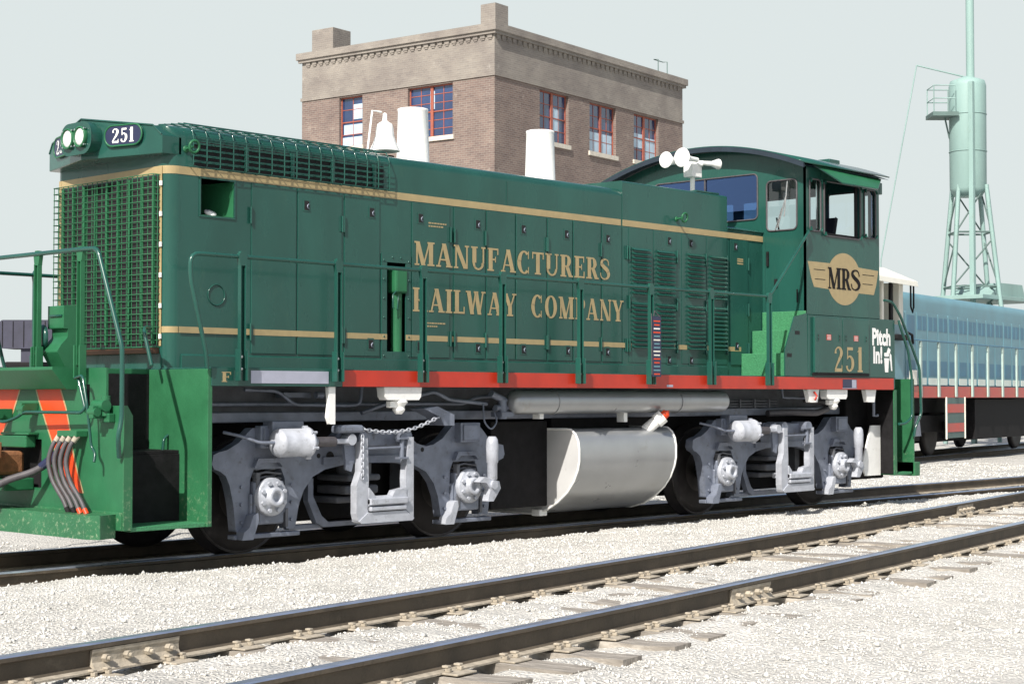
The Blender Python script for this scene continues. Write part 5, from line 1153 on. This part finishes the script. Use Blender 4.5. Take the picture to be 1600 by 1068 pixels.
# steps with red bands and truck
stp = T(MB().box(1.62, 2.90, -.02, .02, .42, 1.34), 'step_ladder', 'towerdark', .01)
for z in (1.0, .56): T(MB().box(1.68, 2.84, -.028, -.0205, z, z + .20), 'red_band', 'red', 0, stp)
for x in (1.60, 2.92): T(MB().tube([(x, -.02, .40), (x, -.02, 1.36)], .022, 6), 'ladder_side', 'cream', 0, stp)
for c in (.3, 2.6, 9.5):
    for y in (.72, 2.2): T(MB().lathe([(0, 0), (.3, 0), (.45, .03), (.50, 0), (.508, -.1), (0, -.1)], (c, y, .49), (0, -1, 0), 32), 'wheel', 'wheel')
T(MB().box(-.3, 3.4, .30, .42, .55, .95).box(-.1, 0.5, .22, .32, .38, .8).box(2.3, 2.9, .22, .32, .38, .8), 'side_frame', 'black', .02)
T(MB().prism([(-.05, .95), (.12, .95), (.25, .50), (-.15, .50)], .10, .2), 'sand_pipe_bracket', 'silver', .02)

# ================================================================== SANDING TOWER
tw = empty('sand_tower', (36.36, 11.29, 0), 0); tag(tw, 'tall pale green cylindrical sand tower on braced legs at the right edge', 'tower')
def S(mb, nm, m, bevel=0, parent=None): return mb.build(nm, M[m], parent or tw, bevel)
S(MB().lathe([(.0, 7.28), (.40, 7.28), (.53, 7.5), (.54, 10.55), (.50, 10.70), (.1, 10.85), (0, 10.85)], (0, 0, 0), (0, 0, 1), 40), 'tank', 'tower')
mb = MB()
for z in (8.6, 9.7): mb.tube([(.545 * math.cos(t), .545 * math.sin(t), z) for t in [2 * math.pi * k / 32 for k in range(32)]], .012, 6, closed=True)
S(mb, 'tank_band', 'tower')
S(MB().cyl((.0, -.1, 10.7), (.0, -.1, 15.5), .12, n=20), 'vent_pipe', 'tower')
rt = Vector((.68, -.732, 0)); fw = Vector((.732, .68, 0))
for a, b in ((-.36, -.3), (.45, -.3), (-.36, .4), (.45, .4)):
    p0 = rt * a * 2.6 + fw * b * 2.6; p1 = rt * a + fw * b; S(MB().tube([(p0.x, p0.y, 0), (p1.x, p1.y, 7.6)], .07, 6), 'leg', 'tower')
mb = MB()
for z in (1.2, 3.0, 4.6, 6.2):
    k = 2.6 - 1.6 * z / 7.6; k2 = 2.6 - 1.6 * (z + 1.4) / 7.6
    q4 = [rt * a * k + fw * b * k for a, b in ((-.36, -.3), (.45, -.3), (.45, .4), (-.36, .4))]; q5 = [rt * a * k2 + fw * b * k2 for a, b in ((-.36, -.3), (.45, -.3), (.45, .4), (-.36, .4))]
    for i in range(4):
        mb.tube([(*q4[i][:2], z), (*q4[(i + 1) % 4][:2], z)], .03, 5); mb.tube([(*q4[i][:2], z), (*q5[(i + 1) % 4][:2], z + 1.4)], .025, 5)
S(mb, 'bracing', 'towerdark')
c = rt * -.04 - fw * .56; S(MB().box(c.x - .07, c.x + .07, c.y - .07, c.y + .07, 0, 10.6), 'front_column', 'tower', .01)
mb = MB(); pc_ = rt * -.80 - fw * .1
for a, b in ((-.32, -.4), (-.32, .4), (.30, -.4), (.30, .4)): p_ = pc_ + rt * a + fw * b; mb.tube([(p_.x, p_.y, 9.72), (p_.x, p_.y, 10.5)], .016, 6)
for z in (10.12, 10.5):
    P4 = [pc_ + rt * a + fw * b for a, b in ((.32, -.4), (-.32, -.4), (-.32, .4), (.32, .4))]; mb.tube([(p_.x, p_.y, z) for p_ in P4], .016, 6)
S(mb, 'cage_rail', 'tower'); mb = MB()
P4 = [pc_ + rt * a + fw * b for a, b in ((.40, -.44), (-.36, -.44), (-.36, .44), (.40, .44))]; mb.add([(p_.x, p_.y, 9.60) for p_ in P4] + [(p_.x, p_.y, 9.72) for p_ in P4], [(0, 1, 2, 3), (4, 5, 6, 7), (0, 1, 5, 4), (1, 2, 6, 5), (2, 3, 7, 6), (3, 0, 4, 7)]); S(mb, 'platform', 'towerdark')
a_ = pc_ + rt * .1; b_ = rt * -.54; S(MB().tube([(a_.x, a_.y, 9.6), (b_.x, b_.y, 9.0)], .025, 6), 'platform_strut', 'towerdark')
e1 = rt * -1.50; S(MB().tube([(0, 0, 10.82), (e1.x, e1.y, 11.18)], .022, 6), 'boom', 'tower')
e2 = rt * -2.60 ; S(MB().tube([(e1.x, e1.y, 11.18), ((e1 + e2).x / 2 + .0, (e1 + e2).y / 2, 8.3), (e2.x, e2.y, 5.4), (e2.x - .2, e2.y, 1.5)], .018, 6), 'delivery_hose', 'tower')
S(MB().box(-.9, 2.6, -.9, 1.2, 4.2, 4.32).prism([(.3, 4.32), (2.6, 4.32), (2.4, 4.75), (1.0, 4.75)], -.5, .8), 'walkway_roof', 'tower', .01)

# ================================================================== FAR LEFT: raised bin, utility poles, wire
bn = empty('storage_bin', (31.0, 54.2, 0), -.8221); tag(bn, 'dark ribbed storage bin raised on posts far behind the front platform of the green locomotive', 'storage bin')
mb = MB().prism(rrect(-1.0, 2.6, 3.48, 4.74, .18), -.9, .9); mb.build('body', M['bin'], bn)
for i in range(8): MB().box(-.86 + i * .47, -.83 + i * .47, -.925, -.901, 3.55, 4.68).build('rib', M['black'], bn)
for x in (.15, 1.9):
    for y in (-.6, .6): MB().box(x - .22, x + .22, y - .15, y + .15, 0, 3.49).build('post', M['bin'], bn)
MB().box(-.8, .9, -.8, .8, 1.3, 2.9).box(-1.4, 2.4, -.3, .3, 2.5, 2.68).build('hopper_chute', M['black'], bn, .1)
bn2 = empty('storage_bin', (29.0, 56.3, 0), -.8221); tag(bn2, 'darker storage bin at the left edge beside the ribbed one', 'storage bin')
MB().prism(rrect(-2.2, .8, 2.9, 4.1, .1), -.9, .9).build('body', M['bin'], bn2); MB().box(-1.9, -1.5, -.3, .3, 0, 2.9).box(.1, .5, -.3, .3, 0, 2.9).build('post', M['bin'], bn2)
def upole(x, y, h, lab):
    p_ = empty('utility_pole', (x, y, 0), -.8221); tag(p_, lab, 'pole', 'utility poles in the distance')
    MB().cyl((0, 0, 0), (0, 0, h), .16, .11, 12).build('post', M['pole'], p_); MB().box(-1.1, 1.1, -.08, .08, h - .6, h - .42).build('crossarm', M['pole'], p_)
    MB().lathe([(.05, 0), (.06, .1), (.03, .16)], (-.9, 0, h - .42)).build('insulator', M['silver'], p_); MB().lathe([(.05, 0), (.06, .1), (.03, .16)], (.9, 0, h - .42)).build('insulator', M['silver'], p_)
    return p_
upole(61.5, 113.0, 8.7, 'thin utility pole with a crossarm above the ribbed bin at far left')
upole(44.0, 117.0, 9.2, 'thin utility pole beyond the left edge of the picture')
a = Vector((44.0, 117.0, 8.9)); b = Vector((61.5, 113.0, 8.4)); mb = MB()
mb.tube([a.lerp(b, t) + Vector((0, 0, -.5 * math.sin(math.pi * t))) for t in [k / 10 for k in range(11)]], .02, 5); tag(mb.build('overhead_wire', M['pole']), 'thin overhead wire strung between the distant utility poles', 'wire')
